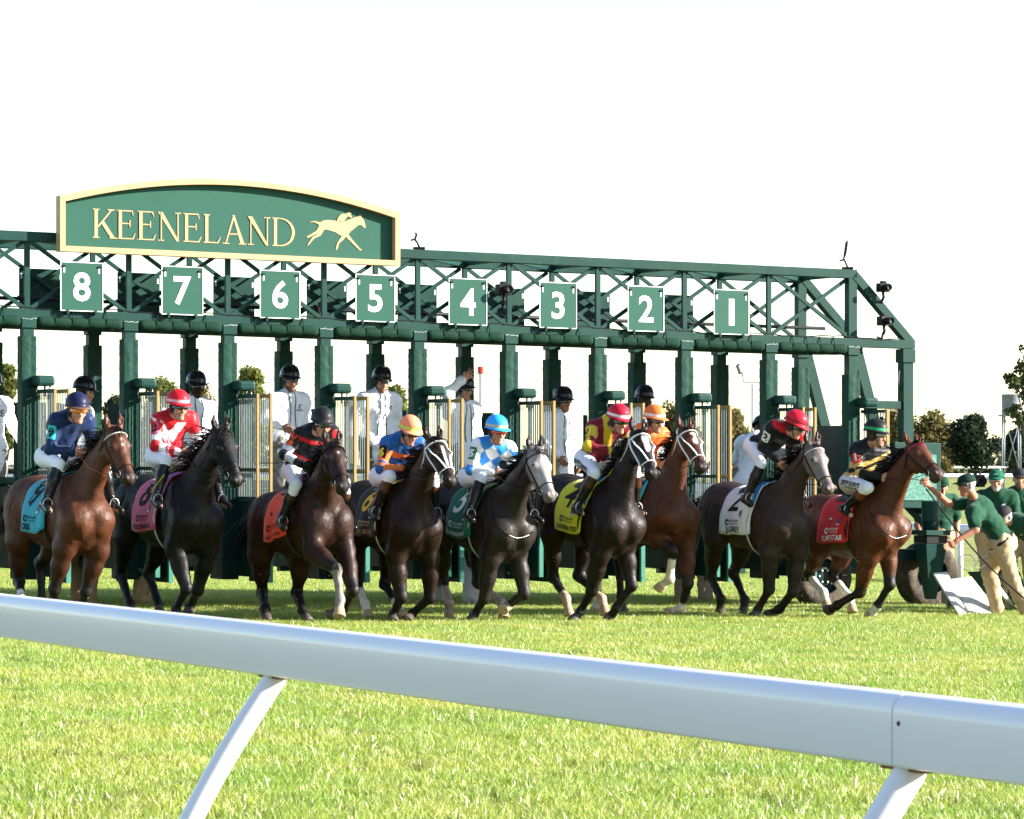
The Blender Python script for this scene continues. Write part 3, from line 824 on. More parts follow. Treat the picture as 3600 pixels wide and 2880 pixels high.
def far_rail(p, q, n, h, r, label, post_r=.05, double=False):
    root = empty('running_rail', Vector((p[0], p[1], float(ground(p[0], p[1])))))
    P = Vector((p[0], p[1], float(ground(*p)))); Q = Vector((q[0], q[1], float(ground(*q))))
    MB().tube([P + Vector((0, 0, h)), Q + Vector((0, 0, h))], r, 10).build('rail_tube', RAILW, root, True)
    for i in range(n + 1):
        c = P.lerp(Q, i / n); MB().tube([c, c + Vector((0, 0, h))], post_r, 7).build('rail_post', RAILW, root, True)
    tag(root, label, 'rail', 'rails beyond the gate')
# the rail on the far side of this course, parallel to the near one
c0 = unpx(2020, 1100, 1); 
def pv(u, v): g = gw(u, v, 0); return (g.x, g.y)
_p = unpx(3375, 1832, 55.0)
far_rail((_p.x - V2[0] * 40, _p.y - V2[1] * 40), (_p.x + V2[0] * 16, _p.y + V2[1] * 16), 14, .86, .085, 'white tubular rail just behind the ground crew')
far_rail((-75, 430), (95, 452), 22, 1.45, .16, 'distant white rail running in front of the trees', .12)
far_rail((-75, 408), (95, 424), 14, .42, .30, 'low white kerb rail below the distant white rail', .10)

# ------------------------------------------------------------------ trees
def bark(): return mat('bark', (.07, .05, .035), .9, var=.3, scale=14)
LEAF = {}
def leaf_mat(key, c):
    if key not in LEAF: LEAF[key] = mat('leaf ' + key, c, .6, var=.35, scale=1.2, transl=.35)
    return LEAF[key]
def tree(px, Y, ytop, ybase, wpx, key, col, label, seed, nl=7500, leaf=.42, sparse=.0, trunk=.18, flat=1.0, airy=False):
    rg = np.random.RandomState(seed)
    x = (px - 1800) / 12000 * Y; g = float(ground(x, Y)); sc = Y / 12000
    top = CAM_H - (ytop - 1630) * sc; base = CAM_H - (ybase - 1630) * sc; H = top - g; W = wpx * sc / 2
    root = empty('tree', Vector((x, Y, g)))
    tag(root, label, 'tree', 'trees beyond the course')
    tb = MB(); hb = max(.5, base - g)
    pts = [Vector((x + rg.uniform(-.1, .1) * k, Y, g + (H * .8) * k / 5)) for k in range(6)]
    tb.tube(pts, [trunk * (1 - .15 * k) for k in range(6)], 8)
    clumps = []
    nc = 34
    for i in range(nc):
        a = rg.uniform(0, 2 * math.pi); t = rg.uniform(0, 1) ** .8
        rr = W * (math.sin(math.pi * (.12 + .84 * t)) ** .7) * rg.uniform(.15, .80)
        c = np.array([x + math.cos(a) * rr, Y + math.sin(a) * rr * flat, base + (top - base) * (.05 + .80 * t)])
        clumps.append((c, W * rg.uniform(.26, .50) * (.45 if airy else 1)))
        s0 = pts[min(4, 1 + int(t * 3))]
        tb.tube([s0, s0.lerp(Vector(c), .6) + Vector((0, 0, .1 * W)), Vector(c)], [trunk * .35, trunk * .2, trunk * .06], 5)
    tb.build('trunk', bark(), root, True, origin=root.location)
    V = np.zeros((nl * 4, 3), np.float32)
    ids = rg.randint(0, nc, nl); cc = np.array([c for c, _ in clumps])[ids]; rr = np.array([r for _, r in clumps])[ids]
    d = rg.randn(nl, 3); d /= np.linalg.norm(d, axis=1, keepdims=True)
    p = cc + d * (rr * rg.uniform(.25, 1.08, nl) ** .6)[:, None] * np.array([1, flat, .9]) + rg.randn(nl, 3) * W * .05
    n1 = rg.randn(nl, 3); n1[:, 2] += .3; n1 /= np.linalg.norm(n1, axis=1, keepdims=True)
    n2 = np.cross(n1, rg.randn(nl, 3)); n2 /= np.linalg.norm(n2, axis=1, keepdims=True); n3 = np.cross(n1, n2)
    s = (leaf * rg.uniform(.55, 1.25, nl))[:, None]
    V[0::4] = p - n2 * s * .5; V[1::4] = p + n3 * s * .32; V[2::4] = p + n2 * s * .5; V[3::4] = p - n3 * s * .32
    F = np.arange(nl * 4).reshape(-1, 4)
    link('crown', np_mesh('crown', V - np.array(root.location), F, smooth=False), leaf_mat(key, col), root)
OL = (.115, .13, .035); DK = (.020, .034, .018); LT = (.13, .15, .035); AU = (.15, .125, .045)
tree(18, 240, 1235, 1600, 95, 'olive', OL, 'slender olive green tree at the left edge behind the white coat', 1)
tree(395, 300, 1365, 1640, 120, 'dark', (.045, .06, .03), 'small grey green tree between the two leftmost riders', 2, 4200)
tree(560, 320, 1305, 1650, 190, 'olive', OL, 'broad olive tree behind the helmet of the dark skinned attendant', 3)
tree(690, 330, 1300, 1650, 160, 'autumn', AU, 'brownish tree behind the black racehorse', 4)
tree(885, 300, 1255, 1640, 160, 'light', LT, 'bright yellow green tree left of the sunglasses attendant', 5)
tree(1395, 320, 1335, 1640, 140, 'light', LT, 'pale green tree right of the bearded attendant', 6)
tree(2370, 320, 1400, 1640, 190, 'autumn', AU, 'olive brown tree right of the orange rider', 8)
tree(2580, 330, 1425, 1640, 150, 'autumn', AU, 'low olive tree behind the bending attendant', 9)
tree(3170, 330, 1430, 1650, 170, 'autumn', AU, 'olive tree behind the end post of the gate', 11)
tree(3285, 330, 1440, 1655, 190, 'autumn', AU, 'sunlit olive tree right of the end post', 12, 6500)
tree(3430, 300, 1447, 1640, 190, 'evergreen', DK, 'dense dark rounded evergreen near the right edge', 13, 9000, .40)
tree(3590, 280, 1500, 1650, 150, 'dark', (.045, .06, .03), 'grey green tree under the water tank', 14)
tree(3640, 140, 1165, 1560, 290, 'olive2', (.06, .075, .025), 'tall spreading tree at the right edge above the water tank', 15, 2300, .26, trunk=.16, airy=True)
def hedge():
    rg = np.random.RandomState(77); nl = 16000
    x = rg.uniform(-90, 110, nl); y = 470 + rg.uniform(-4, 4, nl); z = rg.uniform(0, 1, nl) ** 1.3 * (3.0 + 1.4 * np.sin(x * .13) + 1.0 * np.sin(x * .41 + 1))
    p = np.column_stack([x, y, z - .2]); n1 = rg.randn(nl, 3); n1 /= np.linalg.norm(n1, axis=1, keepdims=True); n2 = np.cross(n1, rg.randn(nl, 3)); n2 /= np.linalg.norm(n2, axis=1, keepdims=True); n3 = np.cross(n1, n2)
    s = rg.uniform(.5, 1.1, nl)[:, None]; V = np.zeros((nl * 4, 3)); V[0::4] = p - n2 * s * .5; V[1::4] = p + n3 * s * .4; V[2::4] = p + n2 * s * .5; V[3::4] = p - n3 * s * .4
    o = link('hedgerow', np_mesh('hedgerow', V, np.arange(nl * 4).reshape(-1, 4), smooth=False), leaf_mat('hedge', (.05, .06, .025)))
    tag(o, 'distant scrubby hedgerow along the horizon', 'hedge', kind='stuff')
hedge()
# ------------------------------------------------------------------ water tank, lamp masts
def tank():
    Y = 260; c = unpx(3555, 1500, Y); g = float(ground(c.x, Y)); root = empty('water_tank', Vector((c.x, Y, g)))
    sc = Y / 12000; r = 33 * sc; z0 = CAM_H - (1458 - 1630) * sc; z1 = CAM_H - (1388 - 1630) * sc
    m = mat('grey steel tank', (.16, .18, .20), .5, var=.2, scale=2, metal=.3)
    a, f = lathe([(0, z0), (r, z0), (r, z0 + (z1 - z0) * .48), (r * 1.03, z0 + (z1 - z0) * .49), (r * 1.03, z0 + (z1 - z0) * .52), (r, z0 + (z1 - z0) * .53), (r, z1), (r * 1.02, z1 + .03), (0, z1 + .05)], Vector((c.x, Y, 0)), (0, 0, 1), 28); q = MB(); q.add(a, f); q.build('tank', m, root, True, split=30)
    MB().box((c.x - r * 1.25, Y - r * 1.2, z0 - .12), (c.x + r * 1.25, Y + r * 1.2, z0 - .01)).build('platform', m, root)
    for sx in (-.8, .8):
        for sy in (-.8, .8): MB().tube([(c.x + sx * r * 1.15, Y + sy * r, g), (c.x + sx * r, Y + sy * r * .9, z0 - .1)], .07, 6).build('leg', m, root, True)
        MB().tube([(c.x - sx * r * 1.1, Y - r, g + 1), (c.x + sx * r, Y - r, z0 - .3)], .03, 5).build('cross_brace', m, root, True)
    tag(root, 'round grey water tank on thin legs near the right edge', 'water tank')
tank()
def mast(px, Y, ytop, label, kind):
    c = unpx(px, ytop, Y); g = float(ground(c.x, Y)); root = empty('mast', Vector((c.x, Y, g))); m = mat('grey mast', (.20, .22, .23), .5)
    MB().tube([(c.x, Y, g), (c.x, Y, c.z)], .09 if kind == 'beacon' else .07, 8).build('pole', m, root, True)
    if kind == 'beacon':
        a, f = lathe([(0, 0), (.22, 0), (.22, .45), (.15, .5), (0, .5)], Vector((c.x, Y, c.z)), (0, 0, 1), 14); q = MB(); q.add(a, f); q.build('beacon', mat('red lens', (.55, .03, .02), .3), root, True, split=30)
        MB().bar((c.x - .5, Y, c.z - .05), (c.x + .7, Y, c.z - .05), .06).build('crossarm', m, root)
    else:
        MB().tube([(c.x - .75, Y, c.z + .9), (c.x - .6, Y, c.z + .1), (c.x + .6, Y, c.z + .1), (c.x + .75, Y, c.z + .9)], .05, 6).build('crossarm', m, root, True)
        for s in (-1, 1): MB().bar((c.x + s * .78, Y, c.z + .75), (c.x + s * 1.02, Y - .3, c.z + 1.35), .28, .34).build('floodlight', m, root, bevel=.02)
    tag(root, label, 'mast')
mast(1689, 260, 1312, 'thin mast with a red beacon right of the raised hand', 'beacon')
mast(2645, 240, 1350, 'slim mast with two floodlights between the gate posts', 'flood')

# ------------------------------------------------------------------ joint positions of the runners and riders (metres, horse frame)
HORSE_TRUNK = ('withers', 'rump', 'chest', 'poll', 'muzzle')
HORSE_LEG = ('sh', 'el', 'kn', 'ff', 'fh', 'hip', 'st', 'hk', 'hf', 'hh')
RIDER_TRUNK = ('pel', 'nk', 'hd')
RIDER_LIMB = ('sh', 'el', 'ha', 'hp', 'kn', 'ft')
def pose(base, yaw, pit, dz, trunk, legs_r, legs_l, rider, limbs_r, limbs_l):
    P = dict(zip(HORSE_TRUNK, trunk)); J = dict(zip(RIDER_TRUNK, rider))
    for side, a, b in (('R', legs_r, limbs_r), ('L', legs_l, limbs_l)):
        for k, v in zip(HORSE_LEG, a): P[k + side] = v
        for k, v in zip(RIDER_LIMB, b): J[k + side] = v
    return dict(base=base, yaw=yaw, pit=pit, dz=dz, P=P, J=J)
HORSE_POSE = {
 9: pose((-4.545,34.356), 0.1089, 0.0069, -0.062,
  ((.298,.003,1.541),(-.503,-.001,1.513),(.761,0,1.022),(1.069,.085,1.99),(1.412,.107,1.474)),
  ((.62,-.17,1.081),(.487,-.19,.8),(.327,-.218,.39),(.095,-.146,.198),(.273,-.15,.129),(-.581,-.15,1.233),(-.579,-.198,.856),(-.814,-.08,.431),(-.477,-.212,.265),(-.601,-.151,.134)),
  ((.62,.17,1.079),(.521,.174,.783),(.409,.087,.365),(.172,.158,.18),(.347,.15,.106),(-.581,.15,1.234),(-.395,.2,.906),(-.793,.15,.609),(-.761,.15,.21),(-.7,.15,.03)),
  ((.025,-.064,1.69),(.295,-.012,2.131),(.455,-.033,2.165)), ((.269,-.177,2.063),(.261,-.235,1.777),(.48,-.046,1.754),(.037,-.174,1.71),(.439,-.227,1.634),(.429,-.364,1.257)),
  ((.294,.161,2.08),(.25,.223,1.8),(.495,.077,1.749),(.047,.045,1.695),(.363,.301,1.64),(.403,.379,1.25))),
 8: pose((-3.531,35.254), 0.1036, -0.0269, -0.049,
  ((.311,.001,1.543),(-.49,-.001,1.543),(.757,0,1.01),(1.039,.065,2.008),(1.327,.121,1.46)),
  ((.618,-.17,1.074),(.489,-.19,.793),(.655,-.143,.388),(.426,-.15,.179),(.544,-.15,.03),(-.577,-.15,1.266),(-.652,-.197,.896),(-.927,-.113,.487),(-.659,-.139,.193),(-.51,-.206,.098)),
  ((.617,.17,1.071),(.501,.178,.781),(.368,.13,.362),(.117,.166,.183),(.26,.07,.106),(-.577,.15,1.267),(-.541,.2,.891),(-.849,.173,.498),(-.621,.18,.17),(-.465,.107,.09)),
  ((-.028,-.049,1.704),(.163,-.028,2.186),(.316,-.069,2.231)), ((.12,-.19,2.115),(.194,-.263,1.843),(.355,-.029,1.766),(-.016,-.154,1.745),(.382,-.24,1.687),(.413,-.37,1.309)),
  ((.188,.143,2.132),(.173,.235,1.857),(.387,.068,1.756),(-.013,.062,1.71),(.319,.303,1.687),(.388,.38,1.301))),
 7: pose((-2.175,35.319), 0.0202, 0.116, -0.124,
  ((.252,.001,1.509),(-.541,-.001,1.394),(.769,-0,1.044),(1.079,-.138,1.888),(1.495,-.191,1.432)),
  ((.623,-.17,1.088),(.699,-.189,.788),(1.096,-.113,.613),(1.143,-.093,.307),(1.234,-.145,.149),(-.588,-.15,1.108),(-.638,-.196,.734),(-.884,-.059,.32),(-.539,-.178,.158),(-.406,-.214,.029)),
  ((.623,.17,1.087),(.658,.189,.78),(.853,.184,.385),(.612,.196,.191),(.463,.101,.117),(-.588,.15,1.108),(-.427,.2,.767),(-.639,.23,.316),(-.291,.135,.145),(-.141,.134,.03)),
  ((.033,-.027,1.577),(.293,.022,2.024),(.451,.024,2.073)), ((.199,-.118,1.955),(.269,-.32,1.763),(.497,-.185,1.648),(.06,-.132,1.605),(.427,-.257,1.467),(.308,-.366,1.101)),
  ((.326,.197,1.992),(.248,.246,1.717),(.494,.109,1.646),(.047,.084,1.577),(.379,.305,1.479),(.287,.38,1.097))),
 6: pose((-1.279,36.191), 0.0267, -0.0527, -0.091,
  ((.321,.001,1.494),(-.48,-.001,1.514),(.753,0,.949),(.996,.016,1.952),(1.432,.019,1.511)),
  ((.616,-.17,1.017),(.494,-.189,.732),(.529,-.146,.296),(.287,-.117,.104),(.444,-.197,.036),(-.574,-.15,1.24),(-.478,-.199,.875),(-.65,-.092,.418),(-.326,-.148,.193),(-.204,-.166,.049)),
  ((.615,.17,1.014),(.535,.192,.713),(.457,.228,.28),(.213,.14,.105),(.338,.016,.037),(-.574,.15,1.24),(-.445,.2,.886),(-.537,.183,.394),(-.2,.17,.179),(-.062,.158,.049)),
  ((.033,-.057,1.542),(.338,-.011,1.96),(.493,-.029,2.013)), ((.282,-.177,1.915),(.286,-.264,1.637),(.458,-.027,1.648),(.05,-.168,1.553),(.455,-.239,1.555),(.307,-.355,1.204)),
  ((.36,.154,1.891),(.253,.239,1.636),(.486,.067,1.648),(.057,.051,1.55),(.382,.301,1.565),(.28,.379,1.187))),
 5: pose((-.306,36.42), 0.0416, -0.1019, -0.093,
  ((.339,0,1.476),(-.459,-.001,1.535),(.744,0,.91),(1.105,.035,1.859),(1.464,.034,1.354)),
  ((.609,-.17,.981),(.483,-.181,.696),(.318,-.159,.286),(.068,-.147,.099),(.206,-.26,.035),(-.567,-.15,1.265),(-.594,-.195,.888),(-.746,-.09,.423),(-.424,-.19,.209),(-.48,-.164,.029)),
  ((.611,.17,.984),(.403,.19,.755),(.508,.218,.329),(.231,.176,.193),(.355,.041,.152),(-.567,.15,1.265),(-.448,.195,.906),(-.328,.119,.426),(-.005,.225,.212),(.104,.191,.061)),
  ((-.056,-.05,1.55),(.28,-.004,1.943),(.405,-.057,2.037)), ((.204,-.164,1.904),(.219,-.271,1.636),(.423,-.068,1.592),(-.043,-.161,1.565),(.364,-.22,1.551),(.408,-.391,1.194)),
  ((.315,.158,1.873),(.195,.238,1.622),(.437,.082,1.592),(-.034,.059,1.558),(.297,.302,1.561),(.385,.381,1.179))),
 4: pose((.858,36.846), 0.0586, -0.1086, -0.027,
  ((.342,.001,1.539),(-.456,-0,1.604),(.743,0,.971),(.882,.06,2.068),(1.294,0,1.609)),
  ((.607,-.17,1.04),(.467,-.179,.759),(.268,-.163,.362),(.048,-.161,.14),(.107,-.3,.03),(-.566,-.15,1.335),(-.497,-.199,.964),(-.61,-.12,.483),(-.282,-.154,.257),(-.237,-.137,.074)),
  ((.61,.17,1.046),(.379,.19,.84),(.494,.202,.416),(.312,.124,.175),(.178,.106,.04),(-.566,.15,1.335),(-.417,.2,.989),(-.431,.11,.497),(-.124,.205,.257),(-.025,.19,.095)),
  ((.081,-.043,1.75),(.374,.007,2.177),(.539,.007,2.174)), ((.286,-.139,2.116),(.416,-.291,1.907),(.601,-.076,1.846),(.103,-.15,1.775),(.473,-.246,1.62),(.319,-.369,1.273)),
  ((.403,.181,2.136),(.377,.25,1.856),(.611,.08,1.839),(.098,.067,1.751),(.414,.303,1.636),(.294,.38,1.262))),
 3: pose((1.507,38.495), 0.0715, 0.0007, 0.001,
  ((.3,0,1.601),(-.5,0,1.581),(.76,-0,1.082),(.834,.007,2.136),(1.265,-.038,1.693)),
  ((.62,-.17,1.142),(.354,-.19,.983),(.732,-.117,.77),(.692,-.129,.46),(.556,-.193,.341),(-.58,-.15,1.301),(-.434,-.2,.954),(-.787,-.15,.603),(-.771,-.15,.203),(-.841,-.163,.027)),
  ((.62,.17,1.141),(.548,.189,.84),(.606,.17,.404),(.469,.171,.125),(.301,.106,.063),(-.58,.15,1.301),(-.43,.2,.955),(-.79,.15,.612),(-.76,.15,.213),(-.701,.15,.033)),
  ((-.118,-0,1.671),(.109,0,2.139),(.248,-.041,2.216)), ((.153,-.173,2.114),(.244,-.215,1.842),(.478,-.092,1.722),(-.11,-.11,1.674),(.235,-.31,1.58),(.024,-.38,1.248)),
  ((.137,.164,2.069),(.255,.229,1.813),(.49,.087,1.719),(-.11,.11,1.674),(.235,.31,1.58),(.024,.38,1.248))),
 2: pose((2.762,38.589), 0.0845, -0.0412, -0.055,
  ((.317,.002,1.534),(-.484,-.001,1.545),(.755,0,.994),(1.05,.031,1.974),(1.395,.039,1.458)),
  ((.617,-.17,1.058),(.505,-.182,.768),(.4,-.112,.345),(.194,-.122,.112),(.303,-.257,.04),(-.575,-.15,1.269),(-.524,-.199,.896),(-.748,-.103,.459),(-.439,-.185,.22),(-.501,-.149,.044)),
  ((.617,.17,1.059),(.534,.187,.76),(.473,.17,.324),(.237,.156,.121),(.08,.096,.031),(-.575,.15,1.269),(-.449,.2,.914),(-.722,.192,.495),(-.463,.175,.192),(-.41,.098,.029)),
  ((.099,-.024,1.929),(.565,.005,2.158),(.73,.006,2.168)), ((.567,-.175,2.165),(.374,-.176,1.95),(.552,-.052,1.755),(.128,-.126,1.965),(.456,-.261,1.757),(.348,-.38,1.387)),
  ((.613,.145,2.054),(.357,.212,1.936),(.543,.083,1.753),(.106,.088,1.925),(.413,.306,1.76),(.325,.38,1.377))),
 1: pose((3.861,38.511), 0.0882, 0.025, -0.134,
  ((.291,.002,1.475),(-.51,-.001,1.433),(.763,0,.964),(.992,.081,1.995),(1.512,.037,1.661)),
  ((.617,-.17,1.013),(.472,-.169,.732),(.278,-.13,.332),(.038,-.273,.178),(-.14,-.262,.109),(-.582,-.15,1.151),(-.367,-.2,.842),(-.717,-.113,.496),(-.365,-.161,.314),(-.303,-.152,.136)),
  ((.621,.17,1.021),(.364,.19,.85),(.434,.17,.416),(.255,.128,.165),(.108,.134,.045),(-.582,.15,1.151),(-.327,.2,.875),(-.631,.164,.48),(-.303,.17,.25),(-.218,.146,.083)),
  ((.15,-.088,1.512),(.314,-.009,1.996),(.449,-.039,2.086)), ((.278,-.18,1.941),(.373,-.207,1.667),(.614,-.056,1.609),(.167,-.192,1.559),(.573,-.246,1.5),(.255,-.321,1.276)),
  ((.322,.154,1.914),(.363,.226,1.637),(.613,.081,1.608),(.17,.023,1.52),(.478,.295,1.521),(.2,.379,1.246))),
}

# ------------------------------------------------------------------ horses
M_COAT = lambda: mat('horse coat', attr='Col', rough=.50, var=.25, scale=13, spec=.20, coat=.0, bump=.32, bscale=24, stretch=(1, 1, 1))
def heading(yaw): return math.atan2(V2[1], V2[0]) + yaw
class Horse: pass
def build_horse(n, pose, spec):
    P = {k: np.array(v, np.float32) for k, v in pose['P'].items()}
    c, s_, dz = math.cos(pose['pit']), math.sin(pose['pit']), pose['dz']
    def T(x, y, z): return np.array([c * x - s_ * (z - 1.2), y, 1.2 + s_ * x + c * (z - 1.2) + dz], np.float32)
    RT = np.array([[c, 0, s_], [0, 1, 0], [-s_, 0, c]], np.float32)
    allp = np.array(list(P.values()) + [T(-.90, 0, 1.2), T(0, 0, .8)])
    lo = allp.min(0) - [.16, 0, .08]; hi = allp.max(0) + [.16, 0, .32]
    lo[1] = min(lo[1] - .10, -.46); hi[1] = max(hi[1] + .10, .46)
    Fd = Field(lo, hi, .0145)
    Y = np.array([0, 1, 0], np.float32)
    # trunk
    Fd.ell(T(-.06, 0, 1.17), (.60, .295, .34), .06, RT)
    Fd.ell(T(.36, 0, 1.165), (.41, .275, .385), .10, RT)
    Fd.cone(T(.44, 0, 1.47), T(.02, 0, 1.42), .105, .10, .12, Y, .8)
    Fd.ell(T(-.36, 0, 1.31), (.34, .25, .23), .10, RT)
    Fd.ell(T(-.54, 0, 1.36), (.30, .26, .22), .10, RT)
    Fd.cone(T(-.75, 0, 1.43), T(-.85, 0, 1.37), .07, .045, .06)
    for sd_, y in (('R', -1), ('L', 1)):
        Fd.ell(T(-.59, .14 * y, 1.22), (.24, .16, .30), .08, RT)
        Fd.ell(T(-.74, .105 * y, 1.20), (.125, .115, .24), .07, RT)
        sh, el, kn, ff, fh = [P[q + sd_] for q in ('sh', 'el', 'kn', 'ff', 'fh')]
        hip, st, hk, hf, hh = [P[q + sd_] for q in ('hip', 'st', 'hk', 'hf', 'hh')]
        # shoulder, breast, foreleg
        Fd.cone(T(.36, .12 * y, 1.47), sh + [.0, -.01 * y, .02], .095, .118, .10, Y, .75)
        Fd.cone(sh + [.01, 0, 0], el, .116, .105, .10, Y, .85)
        Fd.ell(sh + [.06, -.07 * y, -.02], (.105, .085, .15), .05)
        Fd.cone(el + [-.05, 0, .05], el, .085, .09, .05)
        ax = nrm(kn - el)
        Fd.cone(el, lerp(el, kn, .45), 0.1107, 0.0927, .05, Y, .85)
        Fd.cone(lerp(el, kn, .40), kn, 0.0927, 0.0588, .04)
        Fd.ell(kn, (.063, .058, .068), .03)
        Fd.cone(kn, lerp(kn, ff, .5), 0.0531, 0.0407, .03)
        Fd.cone(lerp(kn, ff, .4), ff, 0.0407, 0.0452, .02)
        Fd.ball(ff, .051, .02)
        cor = lerp(ff, fh, .58)
        Fd.cone(ff, cor, 0.0441, 0.0452, .025)
        Fd.cone(cor, lerp(ff, fh, .98), .051, .067, .006); Fd.cut(lerp(ff, fh, 1.05), nrm(nrm(fh - ff) + np.array([0, 0, -.45])), .13)
        # hind leg
        Fd.cone(hip + [0, .01 * y, -.02], st, 0.1921, 0.1412, .09, Y, .85)
        Fd.cone(hip + [-.14, -.02 * y, -.04], lerp(st, hk, .55), 0.1469, 0.0847, .09, Y, .75)
        Fd.ball(st, .10, .06)
        Fd.cone(st, lerp(st, hk, .5), 0.1299, 0.0960, .06, Y, .8)
        Fd.cone(lerp(st, hk, .45), hk, 0.0927, 0.0588, .05, Y, .85)
        back = nrm(nrm(hk - st) * .9 - nrm(hf - hk))
        Fd.cone(hk, hk + back * .055 + nrm(st - hk) * .02, 0.0508, 0.0339, .03)
        Fd.cone(hk + back * .05, lerp(st, hk, .55) + back * .06, 0.0271, 0.0339, .03)
        Fd.ell(hk, (.064, .056, .072), .03)
        Fd.cone(hk, lerp(hk, hf, .45), 0.0542, 0.0429, .03)
        Fd.cone(lerp(hk, hf, .4), hf, 0.0429, 0.0463, .02)
        Fd.ball(hf, .052, .02)
        cor = lerp(hf, hh, .58)
        Fd.cone(hf, cor, 0.0452, 0.0463, .025)
        Fd.cone(cor, lerp(hf, hh, .98), .051, .067, .006); Fd.cut(lerp(hf, hh, 1.05), nrm(nrm(hh - hf) + np.array([0, 0, -.45])), .13)
    # head frame
    poll, muz = P['poll'], P['muzzle']
    f = nrm(muz - poll); l = nrm(Y - f * float(f @ Y)); nn = nrm(np.cross(f, l))
    HM = np.stack([f, l, nn])
    def hp(a, b, d): return poll + f * a + l * b + nn * d
    # neck
    nb0 = T(.46, 0, 1.27); pe = hp(.05, 0, -.13)
    mid = lerp(nb0, pe, .52) + np.array([-.02, 0, .03], np.float32)
    Fd.cone(nb0, lerp(nb0, mid, .5), .245, .20, .10, Y, .60)
    Fd.cone(lerp(nb0, mid, .4), mid, .205, .158, .08, Y, .58)
    Fd.cone(mid, pe, .162, .125, .07, l, .62)
    Fd.cone(hp(.02, 0, -.07), hp(.10, 0, -.075), .085, .10, .05, l, .85)
    # head
    Fd.ell(hp(.14, 0, -.06), (.155, .105, .095), .04, HM)
    for y in (-1, 1):
        Fd.ell(hp(.19, .045 * y, -.145), (.135, .046, .105), .035, HM)
        Fd.ell(hp(.205, .086 * y, -.018), (.044, .030, .032), .02, HM)
        Fd.cone(hp(.24, .070 * y, -.055), hp(.44, .046 * y, -.08), .022, .015, .03)
    Fd.cone(hp(.16, 0, -.065), hp(.52, 0, -.06), .108, .066, .05, l, .82)
    Fd.ell(hp(.565, 0, -.06), (.062, .060, .062), .04, HM)
    Fd.ell(hp(.54, 0, -.125), (.058, .046, .034), .03, HM)
    for y in (-1, 1):
        Fd.ell(hp(.575, .054 * y, -.022), (.038, .021, .029), .015, HM)
        Fd.ell(hp(.595, .065 * y, -.030), (.022, .018, .015), .008, HM, sub=True)
    Fd.cone(hp(.61, -.055, -.105), hp(.61, .055, -.105), .006, .006, .006, sub=True)
    # ears
    eu = nrm(-f * .86 + nn * spec.get('ear', .42))
    for y in (-1, 1):
        e0 = hp(.01, .058 * y, -.03); e1 = e0 + eu * .10 + l * (.022 * y); e2 = e0 + eu * .185 + l * (.012 * y)
        Fd.cone(e0, e1, .034, .034, .02); Fd.cone(e1, e2, .033, .006, .012)
        fo = nrm(nn + l * .5 * y)
        Fd.cone(e0 + eu * .06 + fo * .034, e2 + fo * .016, .018, .003, .008, sub=True)
    # creases between the muscle groups
    def groove(xz, r, y, k=.022):
        c_ = np.array([T(x, 0, z) for x, z in xz]); pt = Fd.hit(c_, np.tile(np.array([0, y, 0], np.float32), (len(xz), 1)), .6, .004)
        for a, b in zip(pt[:-1], pt[1:]): Fd.cone(a, b, r, r, k, sub=True)
    for y in (-1, 1):
        groove(((.47, 1.48), (.58, 1.34), (.68, 1.20)), .013, y)
        groove(((.24, 1.42), (.26, 1.22), (.34, 1.04)), .012, y)
        groove(((.40, 1.34), (.46, 1.20), (.44, 1.06)), .009, y)
        groove(((-.26, 1.36), (-.31, 1.16), (-.30, 1.02)), .013, y)
        groove(((-.60, 1.46), (-.67, 1.24), (-.66, 1.02)), .012, y)
        groove(((-.44, 1.40), (-.50, 1.22), (-.46, 1.08)), .008, y)
        for x in (.13, .05, -.03, -.11): groove(((x, 1.28), (x - .03, 1.16), (x - .03, 1.04)), .004, y, .015)
        a = Fd.hit(lerp(nb0, mid, .35) - np.array([-.06, 0, .06], np.float32), np.array([[0, y, 0]], np.float32), .4, .004)[0]
        b = Fd.hit(lerp(mid, pe, .35) - np.array([-.05, 0, .05], np.float32), np.array([[0, y, 0]], np.float32), .4, .004)[0]
        c_ = Fd.hit(lerp(mid, pe, .85) - np.array([-.03, 0, .03], np.float32), np.array([[0, y, 0]], np.float32), .4, .004)[0]
        Fd.cone(a, b, .012, .010, .022, sub=True); Fd.cone(b, c_, .010, .007, .02, sub=True)
    Fd.cone(T(.80, 0, 1.20), T(.78, 0, 1.0), .02, .02, .03, sub=True)
    V, F = Fd.mesh(); V = relax(V, F, 1, .35); V = V + grad(Fd, V) * wrinkle(V, n, .0024, .50)[:, None]
    # ---------------- coat colours and markings
    coat = np.array(spec['coat'], np.float32); pts = np.array(spec.get('points', spec['coat']), np.float32)
    C = np.tile(coat, (len(V), 1))
    def blend(w, col):
        nonlocal C
        w = np.clip(w, 0, 1)[:, None]; C = C * (1 - w) + np.array(col, np.float32) * w
    rg = np.random.RandomState(n)
    jit = .012 * np.sin(V[:, 0] * 90 + n) + .012 * np.sin(V[:, 1] * 110) + .01 * np.sin(V[:, 2] * 70)
    if 'under' in spec: blend((1.0 - dz * 0 - V[:, 2]) * 2.0, spec['under'])  # coat blends to a darker tone towards the ground
